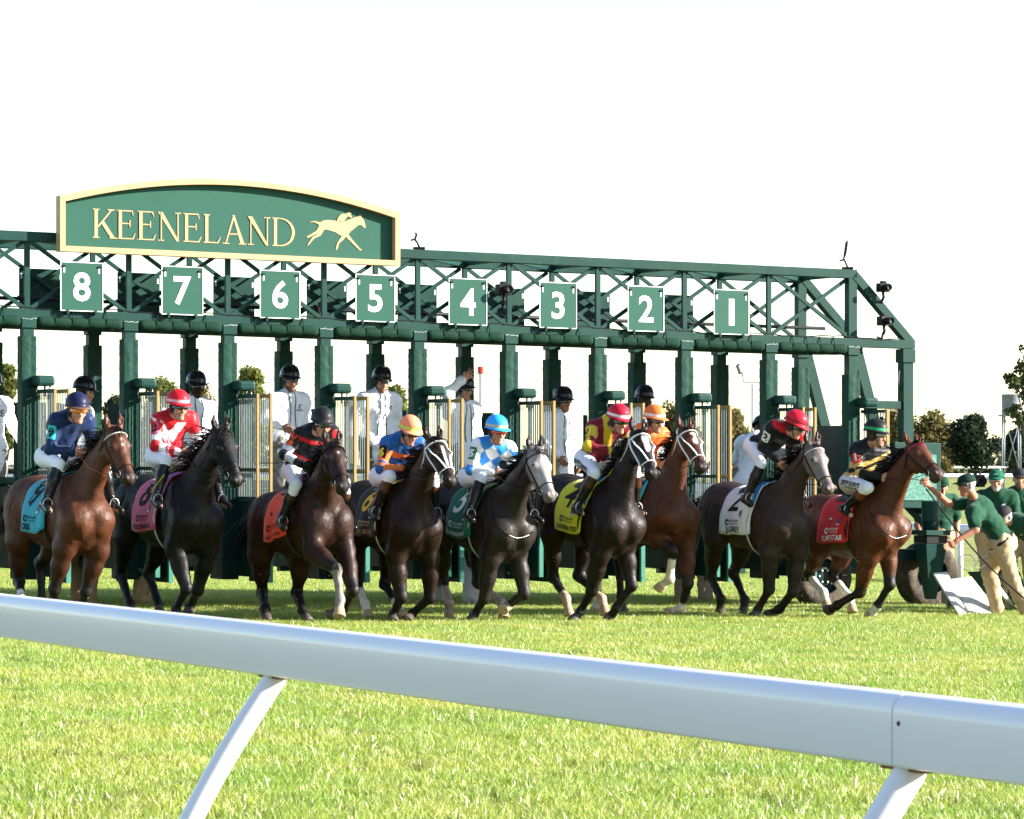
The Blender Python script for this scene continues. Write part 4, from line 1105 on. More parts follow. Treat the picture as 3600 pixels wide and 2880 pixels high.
    for sd_ in 'RL':
        for top, j, ft, hf_, key in (('el', 'kn', 'ff', 'fh', 'F'), ('st', 'hk', 'hf', 'hh', 'H')):
            a, b, c_, d_ = [P[q + sd_] for q in (top, j, ft, hf_)]
            d0, t0 = segd(V, a, b); d1, t1 = segd(V, b, c_); d2, t2 = segd(V, c_, d_)
            near = np.minimum(d1, d2)
            on = np.clip((.085 - np.minimum(d0, near)) * 60, 0, 1)
            blend(np.where(d0 < near, np.clip((t0 - .60) * 4, 0, 1), 1.0) * on, pts)
            low = near <= d0
            if key + sd_ in spec.get('socks', {}):
                h_ = spec['socks'][key + sd_]       # fraction of the cannon that is dark from the top
                w = np.where(d2 < d1, 1.0, np.clip((t1 - h_ + jit) * 14, 0, 1)) * low * on
                blend(w, spec.get('sock', (.62, .56, .50)))
            hoof = (d2 < d1) & low & (d2 < .1)
            blend(hoof * np.clip((t2 - .54) * 25, 0, 1), spec.get('hoof', (.07, .055, .045)) if key + sd_ not in spec.get('socks', {}) else (.38, .27, .16))
    Q = (V - poll) @ HM.T
    onh = (np.abs(Q[:, 1]) < .14) & (Q[:, 0] > -.02) & (Q[:, 0] < .7) & (Q[:, 2] > -.26) & (Q[:, 2] < .12)
    if 'face' in spec: blend(onh * np.clip((Q[:, 0] + .05) * 6, 0, 1) * np.clip((Q[:, 2] + .22) * 9, 0, 1), spec['face'])
    blend(onh * np.clip((Q[:, 0] - .43 + jit) * 6, 0, .9), spec.get('muzzle', (.02, .016, .014)))
    if 'blaze' in spec:
        a0, a1, w_ = spec['blaze']
        wd = w_ * (1 - .5 * np.clip((Q[:, 0] - a0) / (a1 - a0), 0, 1))
        blend(onh * (Q[:, 2] > -.03) * np.clip((wd - np.abs(Q[:, 1]) + jit * .5) * 90, 0, 1) * np.clip((Q[:, 0] - a0) * 40, 0, 1) * np.clip((a1 - Q[:, 0]) * 40, 0, 1), (.72, .68, .64))
    loc = Vector((pose['base'][0], pose['base'][1], float(ground(*pose['base']))))
    root = empty('racehorse', loc, heading(pose['yaw']))
    body = link('body', np_mesh('horse_body', V, F, C), M_COAT(), root)
    if spec.get('hood'):      # cloth mask over the face, lying on the skin
        sel = onh & (Q[:, 0] > .03) & (Q[:, 0] < .40) & (Q[:, 2] > -.17)
        for y in (-1, 1): sel &= ~((np.abs(Q[:, 0] - .207) < .04) & (np.abs(Q[:, 1] - .098 * y) < .03) & (np.abs(Q[:, 2] + .01) < .03))
        Fh = F[sel[F].all(1)]; us, inv = np.unique(Fh, return_inverse=True)
        Vh = V[us] + grad(Fd, V[us]) * .006
        hd_ = link('hood', np_mesh('hood', Vh, inv.reshape(-1, 4)), mat('black hood cloth', (.010, .010, .011), .7, bump=.3, bscale=40), root)
        so = hd_.modifiers.new('s', 'SOLIDIFY'); so.thickness = .005
    H = Horse(); H.root = root; H.F = Fd; H.P = P; H.T = T; H.hp = hp; H.f, H.l, H.nn = f, l, nn; H.HM = HM; H.pose = pose; H.mid = mid; H.pe = pe; H.nb0 = nb0
    # ---------------- eyes
    for y in (-1, 1):
        a, b_ = lathe([(0.0, .0215), (.012, .018), (.019, .010), (.0215, 0), (.019, -.010)], hp(.207, .098 * y, -.010), l * y, 10)
        mb = MB(); mb.add(a, b_); mb.build('eye', mat('horse eye', (.006, .004, .003), .08, coat=.6), root, True, origin=(0, 0, 0))
    # ---------------- mane and tail: loose locks of hair
    def strands(seeds, nseg, name, m):
        vs = []; fs = []
        for p, d, side, ln, w, curl, g in seeds:
            p = np.array(p, float); d = np.array(d, float); base = len(vs)
            for i in range(nseg + 1):
                t = i / nseg; ww = w * (1 - t) ** .7 * .5 + .0008
                vs.append(p + side * ww); vs.append(p - side * ww)
                d = nrm(d + np.array(g) / nseg + curl * math.sin(3 * t + ln * 40) / nseg); p = p + d * ln / nseg
            for i in range(nseg): fs.append((base + 2 * i, base + 2 * i + 1, base + 2 * i + 3, base + 2 * i + 2))
        return tag(link(name, np_mesh(name, np.array(vs), np.array(fs)), m, root), kind='stuff')
    hair = mat('hair %s' % spec.get('mane', 'black'), {'black': (.012, .010, .009), 'brown': (.045, .026, .016), 'grey': (.05, .045, .042)}[spec.get('mane', 'black')], .42, var=.3, scale=30, transl=.12)
    seeds = []
    wd = T(.40, 0, 1.50)
    for i in range(400):
        t = rg.rand() ** .9
        if t < .5: ctr = lerp(pe, mid, t * 2); k = lerp(hp(.0, 0, -.02), ctr, 0) if t < .05 else None
        else: ctr = lerp(mid, nb0 + np.array([-.06, 0, .05]), (t - .5) * 2)
        ndir = nrm(np.array([-(pe - nb0)[2], 0, (pe - nb0)[0]])); ndir = ndir if ndir[2] > 0 else -ndir
        p = Fd.hit(ctr, ndir[None], .4, -.012)[0]
        p = p + np.array([0, rg.uniform(-.012, .012), 0])
        d = nrm(ndir * rg.uniform(.5, 1.2) + np.array([-.9, rg.uniform(-.9, .5), rg.uniform(-.1, .5)]))
        side = nrm(np.cross(d, rg.randn(3)))
        seeds.append((p, d, side, rg.uniform(.13, .30) * spec.get('manelen', 1), rg.uniform(.009, .024), rg.randn(3) * .9, (-.7 + rg.uniform(-.4, .4), rg.uniform(-.7, .3), -.9 + rg.uniform(-.5, .7))))
    for i in range(60):     # forelock
        p = hp(rg.uniform(-.02, .03), rg.uniform(-.03, .03), rg.uniform(-.01, .01))
        d = nrm(nn * rg.uniform(.4, 1) + f * rg.uniform(.2, 1) + l * rg.uniform(-.6, .6))
        seeds.append((p, d, nrm(np.cross(d, rg.randn(3))), rg.uniform(.10, .19), rg.uniform(.008, .016), rg.randn(3) * .5, np.array(f) * .9 - np.array(nn) * .6))
    strands(seeds, 5, 'mane', hair)
    seeds = []
    tl = spec.get('tail', 1.0)
    for i in range(150):
        q = rg.uniform(0, 1)
        p = T(-.79 - .06 * q, rg.uniform(-.035, .035), 1.42 - .06 * q)
        d = nrm([-1, rg.uniform(-.3, .3), rg.uniform(-.2, .35)])
        seeds.append((p, d, nrm(np.cross(d, rg.randn(3))), rg.uniform(.55, .95) * tl, rg.uniform(.012, .026), rg.randn(3) * .35, (-.05 + rg.uniform(-.35, .35), rg.uniform(-.3, .3), -1.9 + rg.uniform(-.5, .5))))
    strands(seeds, 7, 'tail', hair)
    # ---------------- bridle
    def loop(ctr, axes, a0, a1, m_, off=.006, rmax=.25):
        th = np.linspace(a0, a1, m_); d = np.cos(th)[:, None] * axes[0] + np.sin(th)[:, None] * axes[1]
        return Fd.hit(ctr, d, rmax, off)
    def strap(mb_, pts, w=.011):
        mb_.tube([Vector(map(float, p)) for p in pts], w, 6, squash=.45)
    bm = MB(); bw = spec.get('strap_w', .012)
    PI = math.pi
    strap(bm, loop(hp(.44, 0, -.06), (l, nn), 0, 2 * PI, 17), bw)                     # noseband
    bmb = MB(); strap(bmb, loop(hp(.09, 0, -.06), (l, nn), -.25, PI + .25, 13), bw * 1.1)   # browband
    cheek = {}
    for y in (-1, 1):
        pts = []
        for t in np.linspace(0, 1, 7):
            ctr = hp(.05 + .41 * t, 0, -.055 - .035 * t)
            pts.append(Fd.hit(ctr, (l * y * .96 - nn * .28)[None], .25, .006)[0])
        strap(bm, pts, bw * .9)
        pts = []
        for t in np.linspace(0, 1, 8):                                                # throatlatch
            ctr = hp(.04 + .10 * t, 0, -.08 - .08 * t); a = -.1 - 1.45 * t
            pts.append(Fd.hit(ctr, (l * y * math.cos(a) + nn * math.sin(a))[None], .3, .006)[0])
        strap(bm, pts, bw * .7)
        pts = loop(hp(.03, 0, -.09), (l * y, -f), .1, PI / 2, 6)
        strap(bm, pts, bw * .9)
        cheek[y] = Fd.hit(hp(.475, 0, -.095), (l * y)[None], .2, .012)[0]
    if spec.get('bridle_over'):                                                       # second strap from noseband to poll
        for y in (-1, 1):
            pts = [Fd.hit(hp(.10 + .33 * t, 0, -.05), (l * y * (1 - .55 * t) + nn * (.15 + .6 * t))[None], .25, .006)[0] for t in np.linspace(0, 1, 7)]
            strap(bm, pts, bw * .9)
    leather = mat('dark bridle leather', (.018, .012, .009), .4, coat=.2)
    white = mat('white bridle strap', (.78, .78, .76), .5)
    brown = mat('brown bridle leather', (.06, .025, .012), .45)
    bmat = {'white': white, 'black': leather, 'brown': brown}[spec.get('bridle', 'black')]
    br = bm.build('bridle', bmat, root, True, origin=(0, 0, 0))
    bmb.build('browband', {'beads': mat('pearl browband', (.7, .68, .62), .3, var=.5, scale=120), 'red': mat('red browband', (.35, .02, .08), .5)}.get(spec.get('brow'), bmat), br, True, origin=(0, 0, 0))
    for y in (-1, 1):
        ring = MB(); cc = cheek[y]; pts = [cc + (f * math.cos(a) + nn * math.sin(a)) * .036 for a in np.linspace(0, 2 * PI, 15)]
        ring.tube([Vector(map(float, p)) for p in pts], .006, 5)
        ring.build('bit_ring', mat('steel bit', (.55, .55, .52), .25, metal=1.0), br, True, origin=(0, 0, 0))
    # reins to the hands
    for y, sd_ in ((-1, 'R'), (1, 'L')):
        rm = MB(); hnd = np.array(pose['J']['ha' + sd_]); a = cheek[y]
        m_ = lerp(a, hnd, .5) + np.array([0, .10 * y, -.05])
        m2 = lerp(a, hnd, .8) + np.array([0, .05 * y, -.01])
        m1 = lerp(a, hnd, .22) + np.array([0, .075 * y, -.05])
        rm.tube([Vector(map(float, p)) for p in (a, m1, m_, m2, hnd)], .008, 6, squash=.5)
        rm.build('rein', {'orange': mat('orange rein', (.35, .08, .02), .5)}.get(spec.get('rein'), leather), br, True, origin=(0, 0, 0))
    # yoke/martingale loop on the breast
    if spec.get('yoke'):
        ym = MB()
        pts = [Fd.hit(T(.50, 0, 1.22), nrm([.66 * math.cos(a * .8), .72 * math.sin(a), -.40 + .80 * (abs(a) / 1.5) ** 1.25])[None], .7, .007)[0] for a in np.linspace(-1.5, 1.5, 17)]
        ym.tube([Vector(map(float, p)) for p in pts[6:11]], .0038, 6)
        ym.build('breast_strap', white, br, True, origin=(0, 0, 0))
        for q in (pts[:7], pts[10:]): MB().tube([Vector(map(float, p)) for p in q], .005, 6).build('yoke_strap', leather, br, True, origin=(0, 0, 0))
    # ---------------- saddle cloth
    ny, nx = 25, 15
    sx = spec.get('cloth_x', (.40, -.22))
    grid = [(i / (nx - 1), -1 + 2 * j / (ny - 1)) for i in range(nx) for j in range(ny)]
    ph = rg.rand(4) * 6
    xs = np.array([sx[0] + (sx[1] - sx[0]) * a - .13 * abs(b) * (1 - .5 * a) for a, b in grid])
    LEN = spec.get('drop', .70)                      # cloth length from the spine to the hem
    nA = 40; an_ = np.linspace(0, PI / 2, nA)        # from the spine down to the widest point
    CV = np.zeros((len(grid), 3), np.float32)
    for q, (a, b) in enumerate(grid):
        y = -1 if b < 0 else 1
        d = np.stack([np.zeros(nA), y * np.sin(an_), np.cos(an_)], 1) @ RT
        pr = Fd.hit(T(xs[q], 0, 1.20), d, .6, .016)
        arc = np.concatenate([[0], np.cumsum(np.linalg.norm(np.diff(pr, axis=0), axis=1))])
        want = abs(b) * LEN
        wide = np.abs(pr[:, 1]).argmax()
        if want <= arc[wide]: pt = np.array([np.interp(want, arc, pr[:, k]) for k in range(3)])
        else: pt = pr[wide] + np.array([0, 0, -(want - arc[wide])])
        e = max(0, abs(b) - .4) / .6
        pt[1] += y * e * (.014 + .012 * math.sin(a * 9 + ph[0] + b * 2) + .008 * math.sin(a * 17 + ph[1]))
        pt[2] += .010 * e * math.sin(a * 7 + ph[2])
        CV[q] = pt
    CF = np.array([(i * ny + j, i * ny + j + 1, (i + 1) * ny + j + 1, (i + 1) * ny + j) for i in range(nx - 1) for j in range(ny - 1)])
    cloth = link('saddle_cloth', np_mesh('saddle_cloth', CV, CF), mat('saddle cloth %d' % n, spec['cloth'], .7, var=.06, bump=.15, bscale=40, sheen=.2), root)
    so = cloth.modifiers.new('solid', 'SOLIDIFY'); so.thickness = .006; so.offset = 1
    def on_cloth(vs2, cx, cy, depth=.005):
        """lettering laid on the right flank: x forward in metres from the cloth's back edge, y up from its lower edge"""
        Lx = abs(sx[1] - sx[0]); ht = LEN
        out = []
        for x, y in vs2:
            a = 1 - (cx + x) / Lx; b = -1 + (cy + y) / ht
            fi = np.clip(a, 0, 1) * (nx - 1); fj = np.clip((b + 1) / 2, 0, 1) * (ny - 1)
            i, j = min(int(fi), nx - 2), min(int(fj), ny - 2); fi -= i; fj -= j
            g = lambda p, q: CV[p * ny + q]
            pt = g(i, j) * (1 - fi) * (1 - fj) + g(i + 1, j) * fi * (1 - fj) + g(i, j + 1) * (1 - fi) * fj + g(i + 1, j + 1) * fi * fj
            nr = nrm(np.cross(g(i, j + 1) - g(i, j), g(i + 1, j) - g(i, j))); nr = nr if nr[1] < 0 else -nr
            out.append(pt + nr * (.0085 + depth))
        return out
    for name, txt, size, bold, cx, cy, mcol in spec.get('print', []):
        vs2, fs2 = text_mesh(txt, size, bold)
        tm = MB(); tm.add(on_cloth(vs2, cx, cy), fs2)
        tm.build(name, mat('print %.2f %.2f %.2f' % mcol, mcol, .7), cloth, origin=(0, 0, 0))
    # sponsor badge (small shield)
    vb = [(-.028, -.03), (.028, -.03), (.03, .01), (.018, .03), (0, .042), (-.018, .03), (-.03, .01)]
    bx, by = spec.get('badge', (.42, .24))
    tm = MB(); tm.add(on_cloth(vb, bx, by, .007), [tuple(range(7))])
    tm.build('badge', mat('violet badge', (.10, .07, .24), .5, var=.4, scale=60), cloth, origin=(0, 0, 0))
    tm = MB(); tm.add(on_cloth([(-.03, -.045), (.03, -.045), (.03, -.028), (-.03, -.028)], bx, by, .007), [(0, 1, 2, 3)])
    tm.build('badge_band', mat('pale badge band', (.6, .58, .66), .5), cloth, origin=(0, 0, 0))
    # ---------------- saddle pad, saddle, girth, stirrups
    sm = MB()
    g2 = [(i / 6, -1 + 2 * j / 12) for i in range(7) for j in range(13)]
    cs = []; ds = []
    for a, b in g2:
        x = .27 - .34 * a - .03 * abs(b); an = PI / 2 + b * .55
        cs.append(T(x, 0, 1.2)); ds.append(nrm(RT.T @ np.array([0, -math.cos(PI - an), math.sin(an)])))
    SV = Fd.hit(np.array(cs), np.array(ds), .6, .034)
    for q, (a, b) in enumerate(g2): SV[q, 2] += (.05 * (abs(a - .5) * 2) ** 3) * max(0, 1 - abs(b) * 2.2)
    SF = np.array([(i * 13 + j, i * 13 + j + 1, (i + 1) * 13 + j + 1, (i + 1) * 13 + j) for i in range(6) for j in range(12)])
    sad = link('saddle', np_mesh('saddle', SV, SF), mat('saddle %s' % spec.get('saddle', 'black'), {'black': (.012, .012, .013), 'tan': (.16, .07, .03), 'blue': (.02, .16, .42)}[spec.get('saddle', 'black')], .38, coat=.2), root)
    so = sad.modifiers.new('solid', 'SOLIDIFY'); so.thickness = .018; so.offset = 0
    gm = MB()
    an = np.linspace(-.55, PI + .55, 5)
    th = np.linspace(PI * 1.02, 2 * PI - .02, 0)
    pts = []
    cs = []; ds = []
    for b in np.linspace(-1, 1, 29):
        a = -PI / 2 + b * 2.0; cs.append(T(.25 + .05 * abs(b) - .05, 0, 1.2)); ds.append(nrm(RT.T @ np.array([0, math.cos(a), math.sin(a)])))
    gp = Fd.hit(np.array(cs), np.array(ds), .7, .024)
    gm.tube([Vector(map(float, p)) for p in gp], .032, 8, squash=.25)
    gm.build('girth', {'white': mat('white girth', (.6, .58, .5), .7), 'black': leather}[spec.get('girth', 'black')], sad, True, origin=(0, 0, 0))
    for y, sd_ in ((-1, 'R'), (1, 'L')):
        st_ = MB(); ft = np.array(pose['J']['ft' + sd_]); top = Fd.hit(T(.18, 0, 1.2), nrm([0, .55 * y, .83])[None], .6, .04)[0]
        st_.tube([Vector(map(float, p)) for p in (top, lerp(top, ft + [.05, 0, .06], .5) + [0, .01 * y, 0], ft + [.05, 0, .06])], .012, 6, squash=.3)
        pts = [ft + np.array([.05, .05 * math.cos(a), .0 + .06 * math.sin(a) - .02]) for a in np.linspace(-.5, PI + .5, 9)]
        st_.tube([Vector(map(float, p)) for p in pts], .007, 6)
        st_.build('stirrup', mat('stirrup steel', (.35, .35, .34), .35, metal=1.0), sad, True, origin=(0, 0, 0))
    if 'pad' in spec:      # coloured sheepskin or foam pad peeping out in front of the saddle
        pm = MB(); pts = [Fd.hit(T(.31 - .03 * abs(b), 0, 1.2), nrm(RT.T @ np.array([0, math.sin(b), math.cos(b)]))[None], .6, .03)[0] for b in np.linspace(-1.1, 1.1, 13)]
        pm.tube([Vector(map(float, p)) for p in pts], .045, 8, squash=.4)
        pm.build('saddle_pad', mat('pad %.2f %.2f %.2f' % spec['pad'], spec['pad'], .8), sad, True, origin=(0, 0, 0))
    # pale stripe of the front pad edge
    tag(root, spec['label'], 'horse', 'horses breaking from the gate')
    return H

# ------------------------------------------------------------------ people
SKIN = {'fair': (.48, .24, .16), 'tan': (.38, .18, .11), 'brown': (.13, .06, .035), 'dark': (.045, .022, .014)}
def fig_frame(J):
    sl = nrm(J['shL'] - J['shR']); sp = nrm(J['nk'] - J['pel']); tf = nrm(np.cross(sl, sp)); return sl, sp, tf
def grad(Fd, V, e=.006):
    g = np.stack([Fd.at(V + np.eye(3)[i] * e) - Fd.at(V - np.eye(3)[i] * e) for i in range(3)], 1)
    return g / (np.linalg.norm(g, axis=1, keepdims=True) + 1e-9)
def field_for(J, h, m=.2, keys=None):
    A = np.array([J[k] for k in (keys or J) if k in J]); return Field(A.min(0) - m, A.max(0) + m, h)
def wrinkle(V, seed, amp, sc=1.0):
    rg = np.random.RandomState(seed); w = np.zeros(len(V))
    for i in range(7):
        k = rg.randn(3) * (14 + 9 * i) * sc; w += np.sin(V @ k + rg.rand() * 6 + 1.5 * np.sin(V @ (rg.randn(3) * 12 * sc))) / (1 + .5 * i)
    return w * amp
def torso(Fd, J, o, b=1.0, drop=0.0, k=.05):
    sl, sp, tf = fig_frame(J); pel, nk = J['pel'], J['nk']
    mid = lerp(pel, nk, .42); ch = lerp(pel, nk, .78)
    Fd.cone(J['hpR'] + sp * .02, J['hpL'] + sp * .02, .088 * b + o, .088 * b + o, k)
    Fd.cone(pel, mid, .130 * b + o, .128 * b + o, k, tf, .78)
    Fd.cone(mid, ch, .130 * b + o, .150 * b + o, k, tf, .74)
    Fd.cone(lerp(J['shR'], nk, .12) - sp * .05, lerp(J['shL'], nk, .12) - sp * .05, .088 * b + o, .088 * b + o, k, tf, .9)
    Fd.cone(lerp(J['shR'], nk, .1), lerp(J['shL'], nk, .1), .058 + o, .058 + o, k)
    Fd.cone(nk - sp * .03, nk + sp * .015, .075 + o, .060 + o * .6, k)
    if drop:
        Fd.cone(pel, pel - sp * drop, .135 * b + o, .155 * b + o, k, tf, .80)
def arm(Fd, J, s, o, t=1.0, k=.025, fat=1.0):
    sh, el, ha = J['sh' + s], J['el' + s], J['ha' + s]; wr = lerp(el, ha, .80)
    if t < 1: Fd.cone(sh, lerp(sh, el, t), .058 * fat + o, .052 * fat + o, k); return
    Fd.cone(sh, el, .054 * fat + o, .044 * fat + o, k)
    Fd.cone(el, wr, .042 * fat + o, .030 * fat + o, k)
def hand(Fd, J, s, pose):
    el, ha = J['el' + s], J['ha' + s]; d = nrm(ha - el)
    y = -1 if s == 'R' else 1
    if 'w' + s in J: w = nrm(J['w' + s] - d * float(J['w' + s] @ d))
    else: w = nrm(np.array([0, 0, 1.]) - d * d[2])
    pn = nrm(np.cross(w, d)) * (1 if s == 'R' else -1)       # towards the palm (inwards)
    wr = lerp(el, ha, .78)
    Fd.cone(wr, ha, .026, .030, .015, pn, .75)
    Fd.cone(ha - w * .022, ha + w * .022, .027, .027, .012, pn, .62)
    kn0 = ha + d * .035
    for i in range(4):
        ln = (.034, .042, .045, .040)[i]
        b = kn0 + w * (i - 1.5) * .0225
        if pose == 'fist': ds = (d * .75 + pn * .65, pn * .8 - d * .55, -d * .9 - pn * .1)
        elif pose == 'open': ds = (d + w * (i - 1.5) * .18, d + w * (i - 1.5) * .18 + pn * .1, d + w * (i - 1.5) * .18 + pn * .2)
        else: ds = (d * .95 + pn * .2, d * .8 + pn * .55, d * .55 + pn * .75)
        p = b
        for j, dd in enumerate(ds):
            q = p + nrm(dd) * ln * (1, .75, .6)[j]; Fd.cone(p, q, .0105 - .001 * j, .0098 - .001 * j, .004); p = q
    tb = ha - d * .012 + w * .030
    t1 = tb + nrm(w * .8 + d * .7 + pn * .2) * .036; t2 = t1 + nrm(d * .8 + pn * (.7 if pose == 'fist' else .2) + w * .15) * .030
    Fd.cone(tb, t1, .0135, .0115, .008); Fd.cone(t1, t2, .011, .009, .004)
def head(Fd, J, face, hup, l):
    hd = J['hd']
    def h(a, b, c): return hd + face * a + l * b + hup * c
    M = np.stack([face, l, hup])
    Fd.cone(J['nk'] - hup * .02, h(-.015, 0, -.06), .062, .056, .03)
    Fd.ell(h(-.012, 0, .03), (.098, .078, .098), .03, M)
    Fd.cone(h(.02, 0, -.02), h(.045, 0, -.088), .072, .046, .03, l, .86)
    Fd.ell(h(.072, 0, -.108), (.022, .026, .020), .02, M)
    for y in (-1, 1):
        Fd.ell(h(.055, .046 * y, -.03), (.028, .022, .026), .02, M)
        Fd.ell(h(-.012, .078 * y, -.012), (.020, .011, .033), .008, M)
        Fd.cone(h(.086, .012 * y, .030), h(.070, .050 * y, .030), .011, .010, .012)
        Fd.ell(h(.096, .033 * y, .006), (.016, .016, .012), .01, M, sub=True)
    Fd.cone(h(.088, 0, .012), h(.108, 0, -.038), .011, .015, .012)
    for y in (-1, 1): Fd.ball(h(.098, .012 * y, -.042), .010, .008)
    Fd.ell(h(.084, 0, -.066), (.015, .026, .008), .008, M)
    Fd.ell(h(.080, 0, -.082), (.014, .023, .009), .008, M)
    Fd.cone(h(.104, -.022, -.0735), h(.104, .022, -.0735), .0035, .0035, .004, sub=True)
def decal(Fd, c, n, up, vs2, off=.004, rmax=.3):
    n = nrm(n); up = nrm(np.asarray(up) - n * float(np.asarray(up) @ n)); rt = np.cross(up, n)
    c = np.asarray(c, np.float32)
    A = np.array([c + rt * x + up * y for x, y in vs2]); return Fd.hit(A, np.tile(n, (len(A), 1)), rmax, off)
def dense(w, h, nx=5, ny=6, cut=0.0):
    vs = [(-w / 2 + w * i / nx, -h / 2 + h * j / ny) for j in range(ny + 1) for i in range(nx + 1)]
    if cut: vs = [(x * (1 - cut * max(0, y / h * 2 - .5)), y) for x, y in vs]
    return vs, [(j * (nx + 1) + i, j * (nx + 1) + i + 1, (j + 1) * (nx + 1) + i + 1, (j + 1) * (nx + 1) + i) for j in range(ny) for i in range(nx)]
def helmet_mesh(J, face, hup, l, sp):
    hd = J['hd']; hc = hd + hup * .072 - face * .012
    rx, ry, rz = sp.get('hr', (.136, .114, .118)); nu, nv = 24, 11
    V = []; C = []
    base = np.array(sp['col'], float); band = sp.get('band'); brim = sp.get('brim', sp['col']); qtr = sp.get('quarter')
    for j in range(nv + 1):
        ph = math.radians(2 + 94 * j / nv)
        for i in range(nu):
            th = 2 * math.pi * i / nu; cx, cy = math.cos(th), math.sin(th)
            r = math.sin(ph); z = math.cos(ph) * rz
            if z < 0: z *= 1.7
            V.append(hc + face * cx * r * rx + l * cy * r * ry + hup * z)
            c = base
            if qtr is not None and (i * 4 // nu) % 2: c = np.array(qtr, float)
            if band is not None and 82 < math.degrees(ph) < 93: c = np.array(band, float)
            C.append(c)
    for k, (g, dz_) in enumerate(((1.10, -.022), (1.18, -.030), (1.02, -.036))):      # brim, longer at the front
        for i in range(nu):
            th = 2 * math.pi * i / nu; cx, cy = math.cos(th), math.sin(th)
            fr = max(0, cx) ** 1.5
            q = 1 + (g - 1) * (.35 + sp.get('peak', 2.0) * fr)
            V.append(hc + face * cx * rx * q + l * cy * ry * q + hup * (dz_ - .012 * fr)); C.append(np.array(brim, float))
    F = []
    for j in range(nv + 3):
        for i in range(nu):
            k = (i + 1) % nu; F.append((j * nu + i, (j + 1) * nu + i, (j + 1) * nu + k, j * nu + k))
    V = np.array(V); top = len(V); V = np.vstack([V, [hc + hup * rz]]); C.append(base)
    F = np.array(F)[:, ::-1] * 1
    Fm = np.vstack([F, [(top, (i + 1) % nu, i, i) for i in range(nu)]])
    return V, Fm, np.array(C)
def tri_fix(me): me.validate(); return me
def mk(name, V, F, C, m, parent):
    fs = [tuple(dict.fromkeys(int(i) for i in f)) for f in F]
    me = bpy.data.meshes.new(name); me.from_pydata([tuple(map(float, v)) for v in V], [], fs)
    me.polygons.foreach_set('use_smooth', np.full(len(me.polygons), True))
    if C is not None:
        a = me.color_attributes.new('Col', 'FLOAT_COLOR', 'POINT'); c4 = np.ones((len(V), 4), np.float32); c4[:, :3] = C; a.data.foreach_set('color', c4.ravel())
    return link(name, me, m, parent)
def build_person(label, group, loc, rz, J, sp, seed=0):
    J = {k: np.array(v, np.float32) for k, v in J.items()}
    root = empty('person', loc, rz)
    sl, spn, tf = fig_frame(J)
    face = nrm(J.get('face', np.array([1., 0, -.15])))
    hup = nrm(J.get('hup', np.array([0, 0, 1.])) - face * float(J.get('hup', np.array([0, 0, 1.])) @ face)); l = np.cross(hup, face)
    b = sp.get('build', 1.0)
    Ab = {k: v for k, v in J.items() if k[:2] in ('pe', 'nk', 'hd', 'sh', 'el', 'ha', 'hp', 'kn', 'ft')}
    # ---- the body, one continuous surface
    Fb = field_for(Ab, .0105, .22)
    torso(Fb, J, -.006, b)
    toe = {}
    for s in 'RL':
        arm(Fb, J, s, -.003, 1.0, .02, b); hand(Fb, J, s, sp.get('hand' + s, sp.get('hand', 'relax')))
        Fb.cone(J['hp' + s], J['kn' + s], .072 * b, .046, .03); Fb.cone(J['kn' + s], lerp(J['kn' + s], J['ft' + s], .35), .050, .050, .03)
        Fb.cone(lerp(J['kn' + s], J['ft' + s], .3), J['ft' + s], .050, .034, .03)
        fd = nrm(J.get('toe' + s, np.array([1., 0, -.25]))); toe[s] = fd
        Fb.cone(J['ft' + s] - fd * .05 - hup * .03, J['ft' + s] + fd * .15 - hup * .04, .034, .028, .02)
    head(Fb, J, face, hup, l)
    V, F = Fb.mesh()
    skin = np.array(SKIN[sp.get('skin', 'fair')], np.float32); C = np.tile(skin, (len(V), 1))
    Q = (V - J['hd']) @ np.stack([face, l, hup]).T
    near = np.linalg.norm(Q, axis=1) < .17
    def bl(w, col):
        nonlocal C
        w = np.clip(w, 0, 1)[:, None]; C = C * (1 - w) + np.array(col, np.float32) * w
    bl(near * np.clip((.014 - np.abs(Q[:, 2] + .074)) * 120, 0, 1) * (np.abs(Q[:, 1]) < .03) * (Q[:, 0] > .075) * .6, skin * np.array([.95, .45, .45]))
    if 'hair' in sp: bl(near * np.clip((np.minimum(.055 - Q[:, 0], Q[:, 2] + .05 + np.clip(.02 - Q[:, 0], -.1, .03)) + (Q[:, 2] > .075) * .05) * 80, 0, 1), sp['hair'])
    if 'beard' in sp: bl(near * np.clip((-.055 - Q[:, 2]) * 60, 0, 1) * np.clip((Q[:, 0] + .01) * 50, 0, 1) * (1 - (np.abs(Q[:, 2] + .074) < .011) * (np.abs(Q[:, 1]) < .025)) * sp.get('beardw', .8), sp['beard'])
    if 'glove' in sp:
        for s in 'RL':
            d_, t_ = segd(V, lerp(J['el' + s], J['ha' + s], .8), J['ha' + s] + nrm(J['ha' + s] - J['el' + s]) * .06); bl((d_ < .075) * 1.0, sp['glove'])
    link('body', np_mesh('person_body', V, F, C), mat('skin', attr='Col', rough=.5, var=.07, scale=25, sss=0.05), root)
    # eyes
    for y in (-1, 1):
        eb = MB()
        a, f_ = lathe([(0.0, .0115), (.007, .009), (.0115, 0), (.007, -.009)], J['hd'] + face * .080 + l * .033 * y + hup * .006, face, 8); eb.add(a, f_)
        eb.build('eye', mat('eye', (.05, .035, .03), .15), root, True, origin=(0, 0, 0))
    # ---- clothes
    st = sp.get('top', 'silk')
    Fs = field_for({k: v for k, v in Ab.items() if k[:2] in ('pe', 'nk', 'sh', 'el', 'ha', 'hp')}, .0125, .24 + sp.get('coat', 0))
    o = {'silk': .012, 'coat': .026, 'polo': .014}[st]
    torso(Fs, J, o, b, sp.get('coat', 0))
